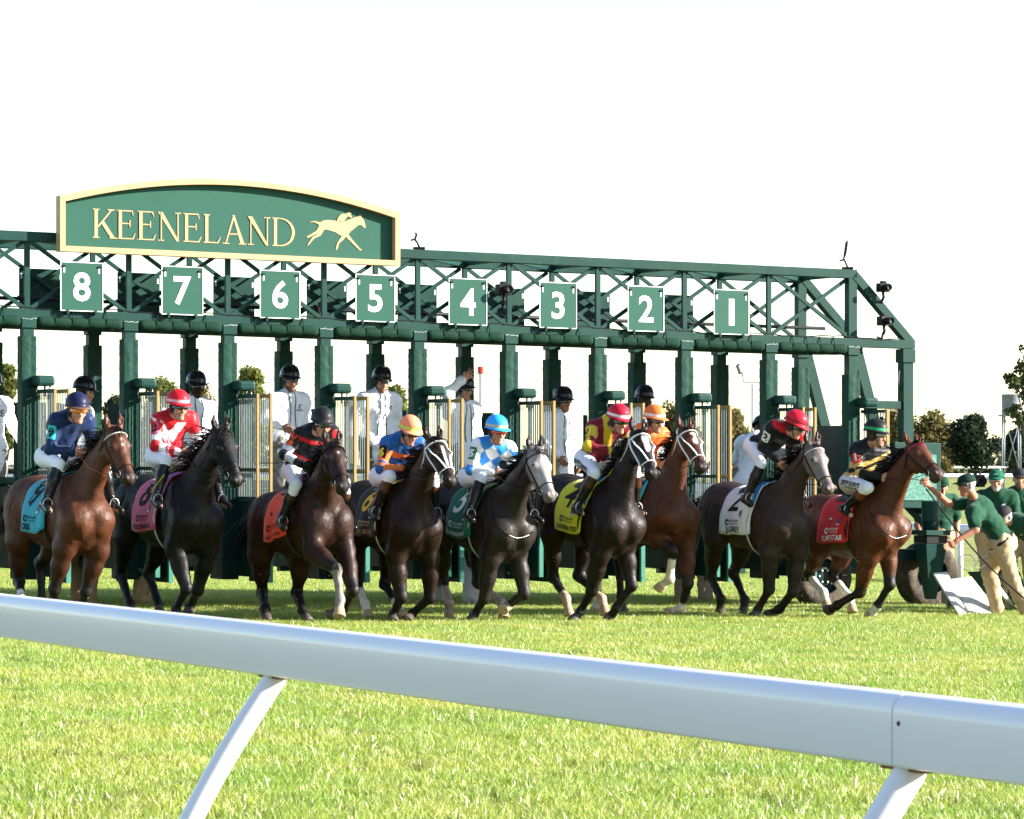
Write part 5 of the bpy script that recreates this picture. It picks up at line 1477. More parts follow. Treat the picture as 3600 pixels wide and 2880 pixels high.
    for s in 'RL': arm(Fs, J, s, {'silk': .012, 'coat': .020, 'polo': .016}[st], .72 if st == 'polo' else 1.0, .03, b)
    if st != 'silk': Fs.cone(J['nk'] - spn * .01, J['nk'] + spn * .03 + tf * .01, .070, .066, .02)
    V, F = Fs.mesh(); N = grad(Fs, V)
    V = V + N * wrinkle(V, seed, .0052 if st != 'coat' else .0055, .85)[:, None]
    C = np.tile(np.array(sp['shirt'], np.float32), (len(V), 1))
    if 'pattern' in sp: C = sp['pattern'](V, C, J, sl, spn, tf)
    top = link({'silk': 'shirt', 'coat': 'coat', 'polo': 'polo_shirt'}[st], np_mesh('shirt', V, F, C), mat('cloth ' + st, attr='Col', rough={'silk': .42, 'coat': .75, 'polo': .85}[st], var=.05, scale=12, bump=.12, bscale=45, sheen=.1), root)
    for c, n, up, vs2, fs, col, off, nm in sp['decals'](J, sl, spn, tf) if 'decals' in sp else []:
        tm = MB(); tm.add(decal(Fs, c, n, up, vs2, off), fs); tm.build(nm, mat('decal %.3f %.3f %.3f' % tuple(col), col, .6), top, origin=(0, 0, 0))
    Fp = field_for({k: v for k, v in Ab.items() if k[:2] in ('pe', 'hp', 'kn', 'ft')}, .0125, .2)
    ot = sp.get('loose', .008)
    Fp.cone(J['hpR'], J['hpL'], .098 * b + ot, .098 * b + ot, .05); Fp.cone(J['pel'] + spn * .06, J['pel'], .128 * b + ot * .5, .13 * b + ot, .05, tf, .8)
    pl_ = sp.get('legs', 'boots')
    for s in 'RL':
        hp_, kn, ft = J['hp' + s], J['kn' + s], J['ft' + s]
        Fp.cone(hp_ - spn * .02 - tf * .02, lerp(hp_, kn, .5), .088 * b + ot, .068 * b + ot, .05)
        Fp.cone(lerp(hp_, kn, .45), kn, .070 * b + ot, .052 + ot, .03)
        if pl_ == 'boots': Fp.cone(kn, lerp(kn, ft, .28), .051 + ot, .048 + ot, .03)
        else: Fp.cone(kn, lerp(kn, ft, .97), .056 + ot * 1.3, .052 + ot * 1.5, .03)
    V, F = Fp.mesh(); N = grad(Fp, V); V = V + N * wrinkle(V, seed + 9, .0028 if pl_ == 'boots' else .0065, .7)[:, None]
    br = link('breeches' if pl_ == 'boots' else 'trousers', np_mesh('trousers', V, F), mat('trousers %.2f %.2f %.2f' % sp['pants'], sp['pants'], .75, var=.06, bump=.15, bscale=35), root)
    for c, n, up, vs2, fs, col, off, nm in sp['leg_decals'](J, sl, spn, tf) if 'leg_decals' in sp else []:
        tm = MB(); tm.add(decal(Fp, c, n, up, vs2, off), fs); tm.build(nm, mat('decal %.3f %.3f %.3f' % tuple(col), col, .6), br, origin=(0, 0, 0))
    for s in 'RL':
        kn, ft = J['kn' + s], J['ft' + s]; fd = toe[s]; up_ = nrm(kn - ft)
        Ff = Field(np.minimum(kn, ft) - .22, np.maximum(kn, ft) + .22, .011)
        if pl_ == 'boots':
            Ff.cone(lerp(kn, ft, .16), lerp(kn, ft, .45), .060, .058, .02); Ff.cone(lerp(kn, ft, .4), ft, .058, .042, .03)
        else: Ff.cone(lerp(kn, ft, .9), ft, .042, .042, .02)
        Ff.cone(ft - fd * .045 - up_ * .03, ft + fd * .15 - up_ * .042, .042, .034, .03, np.cross(fd, up_), .95)
        Ff.cone(ft - fd * .055 - up_ * .068, ft + fd * .15 - up_ * .070, .018, .016, .01)
        V, F = Ff.mesh(); C = np.tile(np.array(sp.get('shoe', (.012, .011, .011)), np.float32), (len(V), 1))
        if 'boot_top' in sp: 
            _, t_ = segd(V, kn, ft); C = np.where((t_ < .42)[:, None], np.array(sp['boot_top'], np.float32), C)
        link('boot' if pl_ == 'boots' else 'shoe', np_mesh('boot', V, F, C), mat('boot leather', attr='Col', rough=.3 if pl_ == 'boots' else .7, var=.15, coat=.25 if pl_ == 'boots' else 0), root)
    # ---- headgear
    if 'helmet' in sp:
        V, F, C = helmet_mesh(J, face, hup, l, sp['helmet'])
        he = mk('helmet', V, F, C, mat('helmet gloss' if sp['helmet'].get('gloss') else 'helmet cover', attr='Col', rough=.22 if sp['helmet'].get('gloss') else .5, var=.08, coat=.3 if sp['helmet'].get('gloss') else .05), root)
        if sp['helmet'].get('vents'):
            hc = J['hd'] + hup * .072 - face * .012
            for y in (-2, -1, 1, 2):
                vb = MB(); pts = []
                for t in np.linspace(-.7, .9, 9):
                    r_ = math.cos(t * .9); pts.append(hc + face * math.sin(t) * .135 + l * (.034 * y) * (.6 + .4 * r_) + hup * (.118 * math.sqrt(max(.02, 1 - (math.sin(t)) ** 2 - (.034 * y / .112) ** 2)) + .003))
                vb.tube([Vector(map(float, p)) for p in pts], [.002] + [.008] * 7 + [.002], 6, squash=.6)
                vb.build('helmet_ridge', mat('helmet ridge', (.02, .02, .022), .35), he, True, origin=(0, 0, 0))
        if sp['helmet'].get('text'):
            pass
        for y in (-1, 1):
            sb = MB(); sb.tube([Vector(map(float, J['hd'] + face * a + l * bb * y + hup * c)) for a, bb, c in ((.02, .100, .02), (.03, .082, -.05), (.06, .045, -.118), (.066, .0, -.134))], .006, 5, squash=.5)
            sb.build('chin_strap', mat('black webbing', (.012, .012, .012), .7), he, True, origin=(0, 0, 0))
    if 'cap' in sp:
        hc = J['hd'] + hup * .035; V = []; F = []; nu, nv = 20, 8
        for j in range(nv + 1):
            ph = math.radians(2 + 88 * j / nv)
            for i in range(nu):
                th = 2 * math.pi * i / nu; V.append(hc + face * math.cos(th) * math.sin(ph) * .108 + l * math.sin(th) * math.sin(ph) * .090 + hup * (math.cos(ph) ** .8 if math.cos(ph) > 0 else 0) * .092)
        for j in range(nv):
            for i in range(nu):
                k = (i + 1) % nu; F.append((j * nu + k, (j + 1) * nu + k, (j + 1) * nu + i, j * nu + i))
        F.append(tuple(range(nu)))
        n0 = len(V)
        for i in range(11):
            th = math.radians(-62 + 124 * i / 10)
            V.append(hc + face * math.cos(th) * .107 + l * math.sin(th) * .089 + hup * .012)
            V.append(hc + face * (math.cos(th) * .107 + .085 * math.cos(th * 1.25)) + l * math.sin(th) * .098 + hup * (.000 - .018 * (math.sin(th) ** 2)))
        for i in range(10): F.append((n0 + 2 * i, n0 + 2 * i + 1, n0 + 2 * i + 3, n0 + 2 * i + 2))
        cp = mk('cap', V, F, None, mat('cap %.2f %.2f %.2f' % sp['cap'], sp['cap'], .85, var=.08), root)
        so = cp.modifiers.new('s', 'SOLIDIFY'); so.thickness = .005
        if 'cap_mark' in sp:
            cmk = MB(); pts = [(-.03, -.004), (-.012, .004), (.0, .010), (.018, .008), (.03, .014), (.022, .002), (.010, -.006), (.014, -.016), (.0, -.004), (-.016, -.014)]
            cmk.add([hc + face * (.108 * math.cos(x * 9) + .003) * .93 + l * x * 1.0 + hup * (.05 + y) for x, y in pts], [tuple(range(len(pts)))])
            cmk.build('cap_emblem', mat('white thread', (.75, .75, .72), .8), cp, origin=(0, 0, 0))
    if 'goggles' in sp:
        V = []; F = []; n_ = 17
        hh_ = sp.get('gog_h', .025)
        for i in range(n_):
            th = math.radians(-78 + 156 * i / (n_ - 1)); nose = max(0, 1 - abs(th) / .22)
            for z, q in ((hh_, .97), (hh_ * .4, 1.03), (-hh_ * .4 + .008 * nose, 1.03), (-hh_ + .016 * nose, .97)):
                V.append(J['hd'] + face * math.cos(th) * .118 * q + l * math.sin(th) * .094 * q + hup * (.008 + z * (1 - .25 * (abs(th) / 1.36) ** 2)))
        for i in range(n_ - 1):
            for k in range(3): F.append((i * 4 + k, i * 4 + k + 1, i * 4 + k + 5, i * 4 + k + 4))
        gg = mk(sp.get('gog_name', 'goggles'), V, F, None, mat('lens %.2f %.2f %.2f' % sp['goggles'], sp['goggles'], .08, var=.05, coat=1.0, spec=.8), root)
        so = gg.modifiers.new('s', 'SOLIDIFY'); so.thickness = .006
        for y in (-1, 1):
            gb = MB(); gb.tube([Vector(map(float, J['hd'] + face * a + l * bb * y + hup * c)) for a, bb, c in ((.024, .092, .010), (-.02, .088, .012), (-.06, .078, .016))], .007, 5, squash=.4)
            gb.build('goggle_strap' if sp.get('gog_name', 'goggles') == 'goggles' else 'temple', mat('black webbing', (.012, .012, .012), .7), gg, True, origin=(0, 0, 0))
    if sp.get('cords'):
        for y in (-1, 1):
            cb = MB(); pts = []
            for t in np.linspace(0, 1, 9):
                c0 = lerp(J['nk'] + spn * .02, J['pel'] + spn * .05, t) ; q = Fs.hit(c0, nrm(tf + sl * y * (.30 + .1 * math.sin(5 * t + seed)))[None], .35, .006)[0]; pts.append(q)
            cb.tube([Vector(map(float, p)) for p in pts], .0055, 5)
            cb.build('neck_cord', mat('black webbing', (.012, .012, .012), .7), top, True, origin=(0, 0, 0))
    if sp.get('belt'):
        bb_ = MB(); an = np.linspace(0, 2 * math.pi, 29)
        pts = Fp.hit(J['pel'] + spn * .05, np.array([tf * math.cos(a) + sl * math.sin(a) for a in an]), .3, .003)
        bb_.tube([Vector(map(float, p)) for p in pts], .022, 6, squash=.4); bb_.build('belt', mat('belt leather', (.015, .013, .012), .45), br, True, origin=(0, 0, 0))
    tag(root, label, 'person', group)
    return root, J, Fs

# ------------------------------------------------------------------ the nine runners and their riders
def txt_dec(s, size, bold=0.0): return text_mesh(s, size, bold)
def arm_badge(num, bg, fg):
    def fn(J, sl, sp, tf):
        c = lerp(J['shR'], J['elR'], .42); up = nrm(J['shR'] - J['elR']); n = nrm(-sl * .75 + tf * .75 - up * float((-sl * .75 + tf * .75) @ up))
        vs, fs = dense(.095, .135, 6, 8, .25)
        t, f2 = txt_dec(num, .115, .006)
        t = [(x, y - .042) for x, y in t]
        return [(c, n, up, vs, fs, bg, .006, 'arm_badge'), (c, n, up, t, f2, fg, .010, 'arm_number')]
    return fn
def along(V, J, s):
    d1, t1 = segd(V, J['sh' + s], J['el' + s]); d2, t2 = segd(V, J['el' + s], J['ha' + s]); return d1, t1, d2, t2
def sleeves(V, J, sl, sp):
    """mask of sleeve vertices and position 0..2 along the arm"""
    m = np.zeros(len(V), bool); pos = np.zeros(len(V)); dT, tT = segd(V, J['pel'], J['nk'])
    for s, y in (('R', -1), ('L', 1)):
        d1, t1, d2, t2 = along(V, J, s); d = np.minimum(d1, d2)
        mm = (d < .075) & ((dT > .165) | (d2 < d1)); q = np.where(d1 < d2, t1, 1 + t2); pos = np.where(mm, q, pos); m |= mm
    return m, pos
RED, WHT, BLK, ORG, BLU, YEL, NAVY, MAR, GRN, PNK, GLD = (.48, .010, .016), (.78, .78, .80), (.010, .010, .011), (.66, .17, .045), (.03, .24, .66), (.62, .42, .03), (.008, .022, .072), (.16, .006, .016), (.006, .10, .055), (.62, .08, .14), (.68, .46, .14)
def pat8(V, C, J, sl, sp, tf):
    m, q = sleeves(V, J, sl, sp); x = (V - J['pel']) @ sp; y = (V - J['pel']) @ sl; f = (V - J['pel']) @ tf
    C[m & (((q > .55) & (q < .85)) | ((q > 1.15) & (q < 1.5)))] = WHT; C[m & (q > 1.7)] = WHT
    tri = (~m) & (f > 0) & (x > .20) & (x < .45) & (np.abs(y) < .02 + (x - .20) * .62) & (np.abs(y) > (x - .34) * .8); C[tri] = WHT
    return C
def pat7(V, C, J, sl, sp, tf):
    m, q = sleeves(V, J, sl, sp); x = (V - J['pel']) @ sp
    C[(~m) & (x > .40)] = RED; C[(~m) & (x > .44)] = BLK
    C[(~m) & (x > .20) & (x < .235)] = RED; C[(~m) & (x > .12) & (x < .16)] = (.4, .4, .42)
    C[m & (q < .12)] = RED; C[m & (q > .62) & (q < .9)] = (.6, .6, .62); C[m & (q > 1.15) & (q < 1.55)] = (.6, .6, .62)
    return C
def pat6(V, C, J, sl, sp, tf):
    m, q = sleeves(V, J, sl, sp); x = (V - J['pel']) @ sp
    C[m] = ORG; C[m & (q < .3)] = BLU2; C[m & (q > .92) & (q < 1.12)] = BLU2; C[m & (q > .72) & (q < .80)] = BLU2
    C[(~m) & (np.abs(x - .36) < .035)] = ORG
    return C
BLU2 = (.02, .10, .30)
def pat5(V, C, J, sl, sp, tf):
    m, q = sleeves(V, J, sl, sp); x = (V - J['pel']) @ sp; y = (V - J['pel']) @ sl
    a = np.floor((x - .05) / .19 + y / .17); b_ = np.floor((x - .05) / .19 - y / .17)
    C[(~m) & ((a + b_) % 2 == 0)] = BLU; C[m & (q > .85) & (q < 1.10)] = BLU; return C
def pat4(V, C, J, sl, sp, tf):
    m, q = sleeves(V, J, sl, sp); x = (V - J['pel']) @ sp; y = (V - J['pel']) @ sl
    C[(np.abs(np.abs(y) - .13) < .045) & (x > .25)] = YEL; C[m & (q > .16) & (q < .62)] = YEL2; return C
YEL2 = (.60, .40, .05)
def pat2(V, C, J, sl, sp, tf):
    x = (V - J['nk']) @ sp; C[x > .045] = RED; return C
def pat1(V, C, J, sl, sp, tf):
    m, q = sleeves(V, J, sl, sp); x = (V - J['pel']) @ sp; y = (V - J['pel']) @ sl
    s = x - y * .6; C[(~m) & (s > .17) & (s < .23)] = GLD; C[(~m) & (s > .27) & (s < .33)] = GLD
    C[m & (((q > .66) & (q < .80)) | ((q > .90) & (q < 1.04)))] = GLD; return C
def chest_text(s, size, col, bold, h=.22, w=0.0):
    def fn(J, sl, sp, tf):
        v, f = txt_dec(s, size, bold); return [(J['pel'] + sp * h + sl * w, tf, sp, v, f, col, .008, 'chest_lettering')]
    return fn
def chest_disc(J, sl, sp, tf):
    vs = [(0, 0)] + [(.105 * math.cos(a) * r_, .085 * math.sin(a) * r_) for r_ in (.5, 1) for a in np.linspace(0, 2 * math.pi, 16, endpoint=False)]
    fs = [(0, 1 + i, 1 + (i + 1) % 16) for i in range(16)] + [(1 + i, 17 + i, 17 + (i + 1) % 16, 1 + (i + 1) % 16) for i in range(16)]
    v, f = txt_dec('R', .14, .010); v = [(x, y - .05) for x, y in v]
    return [(J['pel'] + sp * .20, tf, sp, vs, fs, (.015, .06, .35), .008, 'chest_disc'), (J['pel'] + sp * .20, tf, sp, v, f, ORG, .012, 'chest_letter')]
def both(*fns): return lambda J, sl, sp, tf: sum([f(J, sl, sp, tf) for f in fns], [])
def thigh_text(J, sl, sp, tf):
    c = lerp(J['hpR'], J['knR'], .42); ax = nrm(J['knR'] - J['hpR']); n = nrm(-sl + tf * .5 - ax * float((-sl + tf * .5) @ ax)); up = nrm(np.cross(n, ax)); up = up if up[2] > 0 else -up
    a, f1 = txt_dec("JEFF RUBY'S", .062, .003); b, f2 = txt_dec('STEAKHOUSE', .036, .001)
    return [(c, n, up, [(x, y - .01) for x, y in a], f1, (.012, .012, .012), .006, 'thigh_lettering'), (c, n, up, [(x, y - .05) for x, y in b], f2, (.012, .012, .012), .006, 'thigh_lettering')]
def castle(col, x=.30, y=.135):
    return [('sponsor_mark', 'C', .085, .006, x - .105, y - .022, col), ('sponsor_lettering', 'CASTLE & KEY', .034, .001, x + .035, y + .008, col), ('sponsor_lettering', 'BOURBON STAKES', .020, .0005, x + .045, y - .022, col)]
W_ = (.75, .75, .75); K_ = (.012, .012, .012); Y_ = (.75, .45, .06)
BAY, DBAY, BLACK_ = (.070, .023, .010), (.022, .008, .0045), (.0065, .005, .0042)
HORSES = {
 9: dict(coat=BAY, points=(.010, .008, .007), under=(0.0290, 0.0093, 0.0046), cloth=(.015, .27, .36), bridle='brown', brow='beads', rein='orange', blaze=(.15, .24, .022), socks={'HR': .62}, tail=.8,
   print=[('cloth_number', '9', .42, .005, .24, .27, K_), ('horse_name', 'OSS', .085, .003, .18, .03, K_)] + castle(K_, .26), label='bay racehorse in turquoise number 9 cloth, leftmost of the runners'),
 8: dict(hood=True, coat=BLACK_, points=(.006, .006, .006), cloth=(.55, .09, .16), pad=(.30, .18, .55), girth='white', manelen=1.25,
   print=[('cloth_number', '8', .42, .005, .24, .27, K_), ('horse_name', 'RYDON PASS', .070, .002, .31, .03, K_)] + castle(K_, .30), label='black racehorse with dark face hood in pink number 8 cloth'),
 7: dict(coat=DBAY, points=(.008, .007, .006), cloth=(.80, .055, .012), pad=(.02, .20, .60), socks={'FR': .0}, sock=(.20, .17, .15), blaze=(.16, .21, .02),
   print=[('cloth_number', '7', .42, .005, .24, .27, K_), ('horse_name', 'AMBIT POLITICIAN', .046, .001, .31, .03, (.2, .02, .01))] + castle((.10, .01, .01), .26), label='dark bay racehorse lifting a foreleg in orange number 7 cloth'),
 6: dict(coat=(0.0139, 0.0058, 0.0035), points=(.007, .006, .006), cloth=(.010, .010, .011), bridle='white', bridle_over=True, strap_w=.014, blaze=(.15, .42, .022), socks={'HR': .35, 'HL': .75}, pad=(.45, .33, .12), girth='white',
   print=[('cloth_number', '6', .42, .005, .24, .27, Y_), ('horse_name', 'FINAL SCORE', .068, .002, .31, .03, (.40, .25, .10))] + castle((.5, .42, .2), .28), label='dark brown racehorse with white bridle and black number 6 cloth'),
 5: dict(coat=(0.0197, 0.0139, 0.0116), points=(.018, .014, .012), cloth=(.008, .13, .085), face=(.30, .27, .26), muzzle=(.12, .10, .10), mane='black', socks={'HR': .3, 'HL': .2, 'FL': .75}, sock=(.34, .27, .22), yoke='white', girth='white', pad=(.30, .24, .12),
   print=[('cloth_number', '5', .42, .005, .24, .27, W_), ('horse_name', 'BLINGINGITBACK', .055, .001, .31, .03, W_)] + castle(W_, .26), label='grey faced dark racehorse in green number 5 cloth'),
 4: dict(coat=(0.0128, 0.0064, 0.0046), points=(.008, .007, .006), cloth=(.70, .60, .015), bridle='white', bridle_over=True, strap_w=.013, blaze=(.10, .33, .045), pad=(.02, .16, .45), socks={'HR': .72, 'HL': .78}, sock=(.42, .30, .20),
   print=[('cloth_number', '4', .42, .005, .24, .27, K_), ('horse_name', 'EXONERATED', .068, .002, .31, .03, K_)] + castle(K_, .30), label='near black racehorse with white bridle in yellow number 4 cloth'),
 3: dict(coat=(0.0551, 0.0162, 0.0070), points=(.012, .008, .007), cloth=(.03, .35, .50), bridle='white', bridle_over=True, strap_w=.013, blaze=(.12, .30, .034), socks={'FR': .25, 'FL': .75, 'HR': .5}, sock=(.60, .50, .40),
   print=[('cloth_number', '3', .42, .005, .24, .27, W_)], label='red bay racehorse with white bridle trailing behind the yellow cloth runner'),
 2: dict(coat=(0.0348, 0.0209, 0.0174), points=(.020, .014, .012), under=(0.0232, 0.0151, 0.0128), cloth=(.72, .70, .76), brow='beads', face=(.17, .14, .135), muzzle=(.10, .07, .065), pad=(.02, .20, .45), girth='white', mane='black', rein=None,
   print=[('cloth_number', '2', .42, .005, .24, .27, K_), ('horse_name', 'J J GREY', .085, .002, .30, .03, K_)] + castle(K_, .26), label='roan grey racehorse in white number 2 cloth'),
 1: dict(coat=(0.0725, 0.0220, 0.0081), points=(.012, .009, .008), cloth=(.62, .012, .02), brow='red', socks={'HR': .25, 'HL': .3, 'FL': .95}, yoke='white', muzzle=(.05, .035, .03), manelen=1.3,
   print=[('cloth_number', '1', .42, .005, .24, .27, W_), ('horse_name', 'TURF STAR', .082, .002, .31, .03, W_)] + castle(W_, .30), label='bright bay racehorse in red number 1 cloth, nearest the gate end'),
}
RIDERS = {
 9: dict(shirt=NAVY, helmet=dict(col=(.008, .011, .045), band=(.007, .010, .040), brim=(.14, .07, .03)), goggles=(.75, .18, .01), decals=arm_badge('9', (.04, .42, .45), K_), label='jockey in navy blue silks with orange goggles, leftmost rider'),
 8: dict(shirt=RED, pattern=pat8, helmet=dict(col=(.55, .01, .02), band=(.80, .45, .50), brim=(.55, .01, .02)), goggles=(.02, .018, .016), decals=both(arm_badge('8', PNK, K_), chest_text('OXO', .10, (.62, .03, .05), .003, .18)), label='jockey in red and white silks lettered OXO with red helmet'),
 7: dict(shirt=BLK, pattern=pat7, helmet=dict(col=(.012, .012, .013), band=(.03, .028, .027)), goggles=(.02, .015, .012), glove=BLK, boot_top=(.05, .02, .01), decals=arm_badge('7', (.80, .10, .02), K_), label='jockey in black silks with red stripes and black helmet'),
 6: dict(shirt=BLU2, pattern=pat6, helmet=dict(col=(.85, .26, .13), band=(.35, .75, .06), brim=(.85, .26, .13)), goggles=(.03, .02, .015), glove=BLK, boot_top=(.07, .022, .01), decals=both(arm_badge('6', K_, (.80, .65, .05)), chest_disc), label='jockey in blue and orange silks with peach helmet'),
 5: dict(shirt=WHT, pattern=pat5, helmet=dict(col=(.03, .32, .80), band=(.65, .45, .05), brim=(.03, .32, .80)), goggles=(.45, .03, .02), decals=arm_badge('5', (.03, .16, .08), W_), label='jockey in white and light blue diamond silks with blue helmet'),
 4: dict(shirt=MAR, pattern=pat4, helmet=dict(col=(.45, .01, .03), band=(.80, .75, .75), brim=(.42, .01, .03)), goggles=(.03, .025, .02), glove=BLK, boot_top=(.05, .016, .008), decals=arm_badge('4', (.75, .52, .06), K_), leg_decals=thigh_text, label='jockey in maroon and yellow silks with dark red helmet'),
 3: dict(shirt=(.82, .16, .03), helmet=dict(col=(.80, .155, .035), band=(.80, .78, .75), brim=(.78, .15, .035)), goggles=(.03, .02, .02), label='jockey in plain orange silks behind the maroon rider'),
 2: dict(shirt=BLK, pattern=pat2, helmet=dict(col=(.58, .012, .03), band=(.10, .01, .01), brim=(.5, .01, .02)), goggles=(.03, .03, .04), decals=arm_badge('2', W_, K_), label='jockey in black silks with red helmet and white number 2 armband'),
 1: dict(shirt=BLK, pattern=pat1, helmet=dict(col=(.014, .014, .014), band=(.02, .38, .13), brim=(.012, .012, .012)), goggles=(.20, .22, .18), boot_top=(.16, .035, .012), decals=arm_badge('1', (.70, .04, .015), W_), leg_decals=thigh_text, label='jockey in black silks with gold bars and green banded helmet'),
}
FACES = {9: (1, -.05, -.12), 8: (1, .10, -.12), 7: (1, -.05, -.22), 6: (1, .05, -.35), 5: (1, .05, -.15), 4: (1, .15, -.25), 3: (1, .2, -.15), 2: (.9, .45, -.45), 1: (.8, .6, -.12)}
def make_runner(n):
    pose = HORSE_POSE[n]
    H = build_horse(n, pose, HORSES[n])
    sp = dict(RIDERS[n]); sp.setdefault('pants', (.76, .76, .80)); sp['hand'] = 'fist'; sp['top'] = 'silk'; sp.setdefault('skin', 'fair'); sp['hair'] = (.05, .03, .02)
    J = dict(pose['J']); J['face'] = FACES[n]
    for s in 'RL': J['toe' + s] = np.array([1., -.15 if s == 'R' else .15, -.30])
    build_person(sp['label'], 'jockeys on the runners', H.root.location.copy(), H.root.rotation_euler.z, J, sp, n * 13)
    return H
RUN = {}
for _n in (ONLY if 'ONLY' in globals() else (9, 8, 7, 6, 5, 4, 3, 2, 1)): RUN[_n] = make_runner(_n)
def whip(n, a, b, col, label):
    H = RUN.get(n)
    if H is None: return
    m = H.root.matrix_basis; J = HORSE_POSE[n]['J']
    root = empty('riding_whip', H.root.location.copy(), H.root.rotation_euler.z)
    a = Vector(J[a[0]]) + Vector(a[1]); b = Vector(J[b[0]]) + Vector(b[1]); d = b - a
    MB().tube([a, a + d * .12, a + d * .5 + Vector((0, -.01, .01)), b], [.009, .008, .005, .004], 7).build('shaft', mat('whip %.2f' % col[0], col, .5), root, True, origin=(0, 0, 0))
    MB().tube([a - d * .12, a + d * .06], [.012, .011], 8).build('handle', mat('whip grip', (.02, .02, .02), .6), root, True, origin=(0, 0, 0))
    MB().tube([b, b + d.normalized() * .07], [.012, .014], 6, squash=.4).build('flap', mat('whip grip', (.02, .02, .02), .6), root, True, origin=(0, 0, 0))
    tag(root, label, 'whip', 'riding whips')
whip(9, ('haR', (0, 0, .12)), ('ftR', (-.05, -.12, .05)), (.02, .02, .03), 'black riding whip held by the jockey in navy silks')
whip(8, ('haR', (.02, -.05, -.05)), ('ftR', (.12, -.12, .05)), (.5, .42, .02), 'yellow riding whip held by the jockey in red and white')
whip(7, ('haR', (.02, 0, .02)), ('haR', (-.62, -.18, .03)), (.015, .015, .015), 'black riding whip held level by the jockey with orange armband')

# ------------------------------------------------------------------ bits of turf thrown up by the hooves
def clods():
    rg = np.random.RandomState(8); V = []; F = []
    for n, H in RUN.items():
        P = HORSE_POSE[n]['P']; m = Matrix.Translation(H.root.location) @ Matrix.Rotation(H.root.rotation_euler.z, 4, 'Z')
        for i in range(46):
            k = ('fhR', 'fhL', 'hhR', 'hhL')[rg.randint(4)]; p = np.array(P[k]) + np.array([rg.uniform(-.7, .25), rg.randn() * .16, abs(rg.randn()) * .26 + .02])
            c = m @ Vector(p); s = rg.uniform(.003, .009) * (2.0 if rg.rand() < .06 else 1); q = [c + Vector(rg.randn(3)) * s for _ in range(4)]
            b = len(V); V += [tuple(x) for x in q]; F += [(b, b + 1, b + 2), (b, b + 2, b + 3), (b, b + 3, b + 1), (b + 1, b + 3, b + 2)]
    o = link('flying_turf', np_mesh('flying_turf', V, F, smooth=False), mat('turf crumbs', (.16, .13, .07), .9, var=.5, scale=60))
    tag(o, 'small crumbs of turf flying up around the hooves', 'turf', kind='stuff')
clods()

# ------------------------------------------------------------------ gate attendants and ground crew
def stand(h=1.78, armR=None, armL=None, lean=0.0, face=(1, 0, -.1), stride=0.0, knee=0.0):
    """standing skeleton, x forward, feet at z=0.08"""
    k = h / 1.78; c, s = math.cos(lean), math.sin(lean)
    def up(x, z): return (x * c + (z - .95) * s, .95 + (z - .95) * c - x * s)
    J = {}
    J['pel'] = np.array([0, 0, .98]) * k
    x, z = up(0, 1.50); J['nk'] = np.array([x, 0, z]) * k
    x, z = up(.04, 1.66); J['hd'] = np.array([x + .02, 0, z]) * k
    for sd_, y in (('R', -1), ('L', 1)):
        x, z = up(0, 1.44); J['sh' + sd_] = np.array([x, .195 * y, z]) * k
        x, z = up(-.02, 1.15); J['el' + sd_] = np.array([x, .26 * y, z]) * k
        x, z = up(.08, .90); J['ha' + sd_] = np.array([x, .24 * y, z]) * k
        st = stride * y
        J['hp' + sd_] = np.array([0, .10 * y, .94]) * k
        J['kn' + sd_] = np.array([.04 + st * .55, .12 * y, .51]) * k
        J['ft' + sd_] = np.array([st, .12 * y, .09]) * k
    for sd_, a in (('R', armR), ('L', armL)):
        if a: J['el' + sd_] = np.array(a[0]) * k; J['ha' + sd_] = np.array(a[1]) * k
    J['face'] = np.array(face, float)
    return J
COATW = (.86, .88, .92)
def coat_print(J, sl, sp, tf):
    a, f1 = text_mesh('C', .06, .004); b, f2 = text_mesh('CASTLE & KEY', .020, .001); c = J['pel'] + sp * .36 + sl * .10
    col = (.06, .08, .13)
    return [(c, tf, sp, a, f1, col, .008, 'chest_mark'), (c, tf, sp, [(x, y - .03) for x, y in b], f2, col, .008, 'chest_mark')]
def attendant(px, py, v, label, facing, seed, arms=None, sk='tan', pants=(.24, .22, .19), glasses=True, beard=None, lean=0.0, face=(1, 0, -.12), hand='relax', build=1.06, helmet=None):
    """head centre at photo position (px, py), standing v behind the gate line"""
    # solve the depth on the line of constant v
    t = (px - 1800) / 12000
    u = (t * (G0[1] + V2[1] * v) - (G0[0] + V2[0] * v)) / (U2[0] - t * U2[1])
    p = gw(u, v, 0); z = CAM_H - (py + 8 - 1630) / 12000 * p.y
    aR, aL = arms or (None, None)
    J = stand(1.80, aR, aL, lean, face)
    root_z = z - J['hd'][2]
    sp = dict(top='coat', coat=.20, shirt=COATW, pants=pants, legs='long', loose=.022, shoe=(.10, .075, .05), skin=sk, helmet=helmet or dict(col=(.012, .012, .013), gloss=True, vents=True, peak=1.2, brim=(.012, .012, .013)), cords=True, build=build, decals=coat_print, hand=hand, hair=(.03, .02, .015))
    if glasses: sp.update(goggles=(.012, .012, .013), gog_h=.019, gog_name='sunglasses')
    if beard: sp.update(beard=beard)
    return build_person(label, 'attendants in white coats', Vector((p.x, p.y, root_z)), facing, J, sp, seed)
FV = heading_v
attendant(-38, 1345, -.9, 'attendant in a white coat cut off by the left edge', FV + .15, 301, ((( .02, -.27, 1.16), (.26, -.26, 1.06)), ((.0, .30, 1.18), (.16, .34, .98))))
attendant(280, 1372, -.95, 'attendant in a white coat behind the jockey in navy silks', FV + .9, 302, None, 'fair', glasses=False)
attendant(682, 1352, -.95, 'attendant in a white coat and sunglasses behind the red and white rider', FV + .12, 303, (((.02, -.30, 1.20), (.05, -.46, 1.42)), None), 'dark')
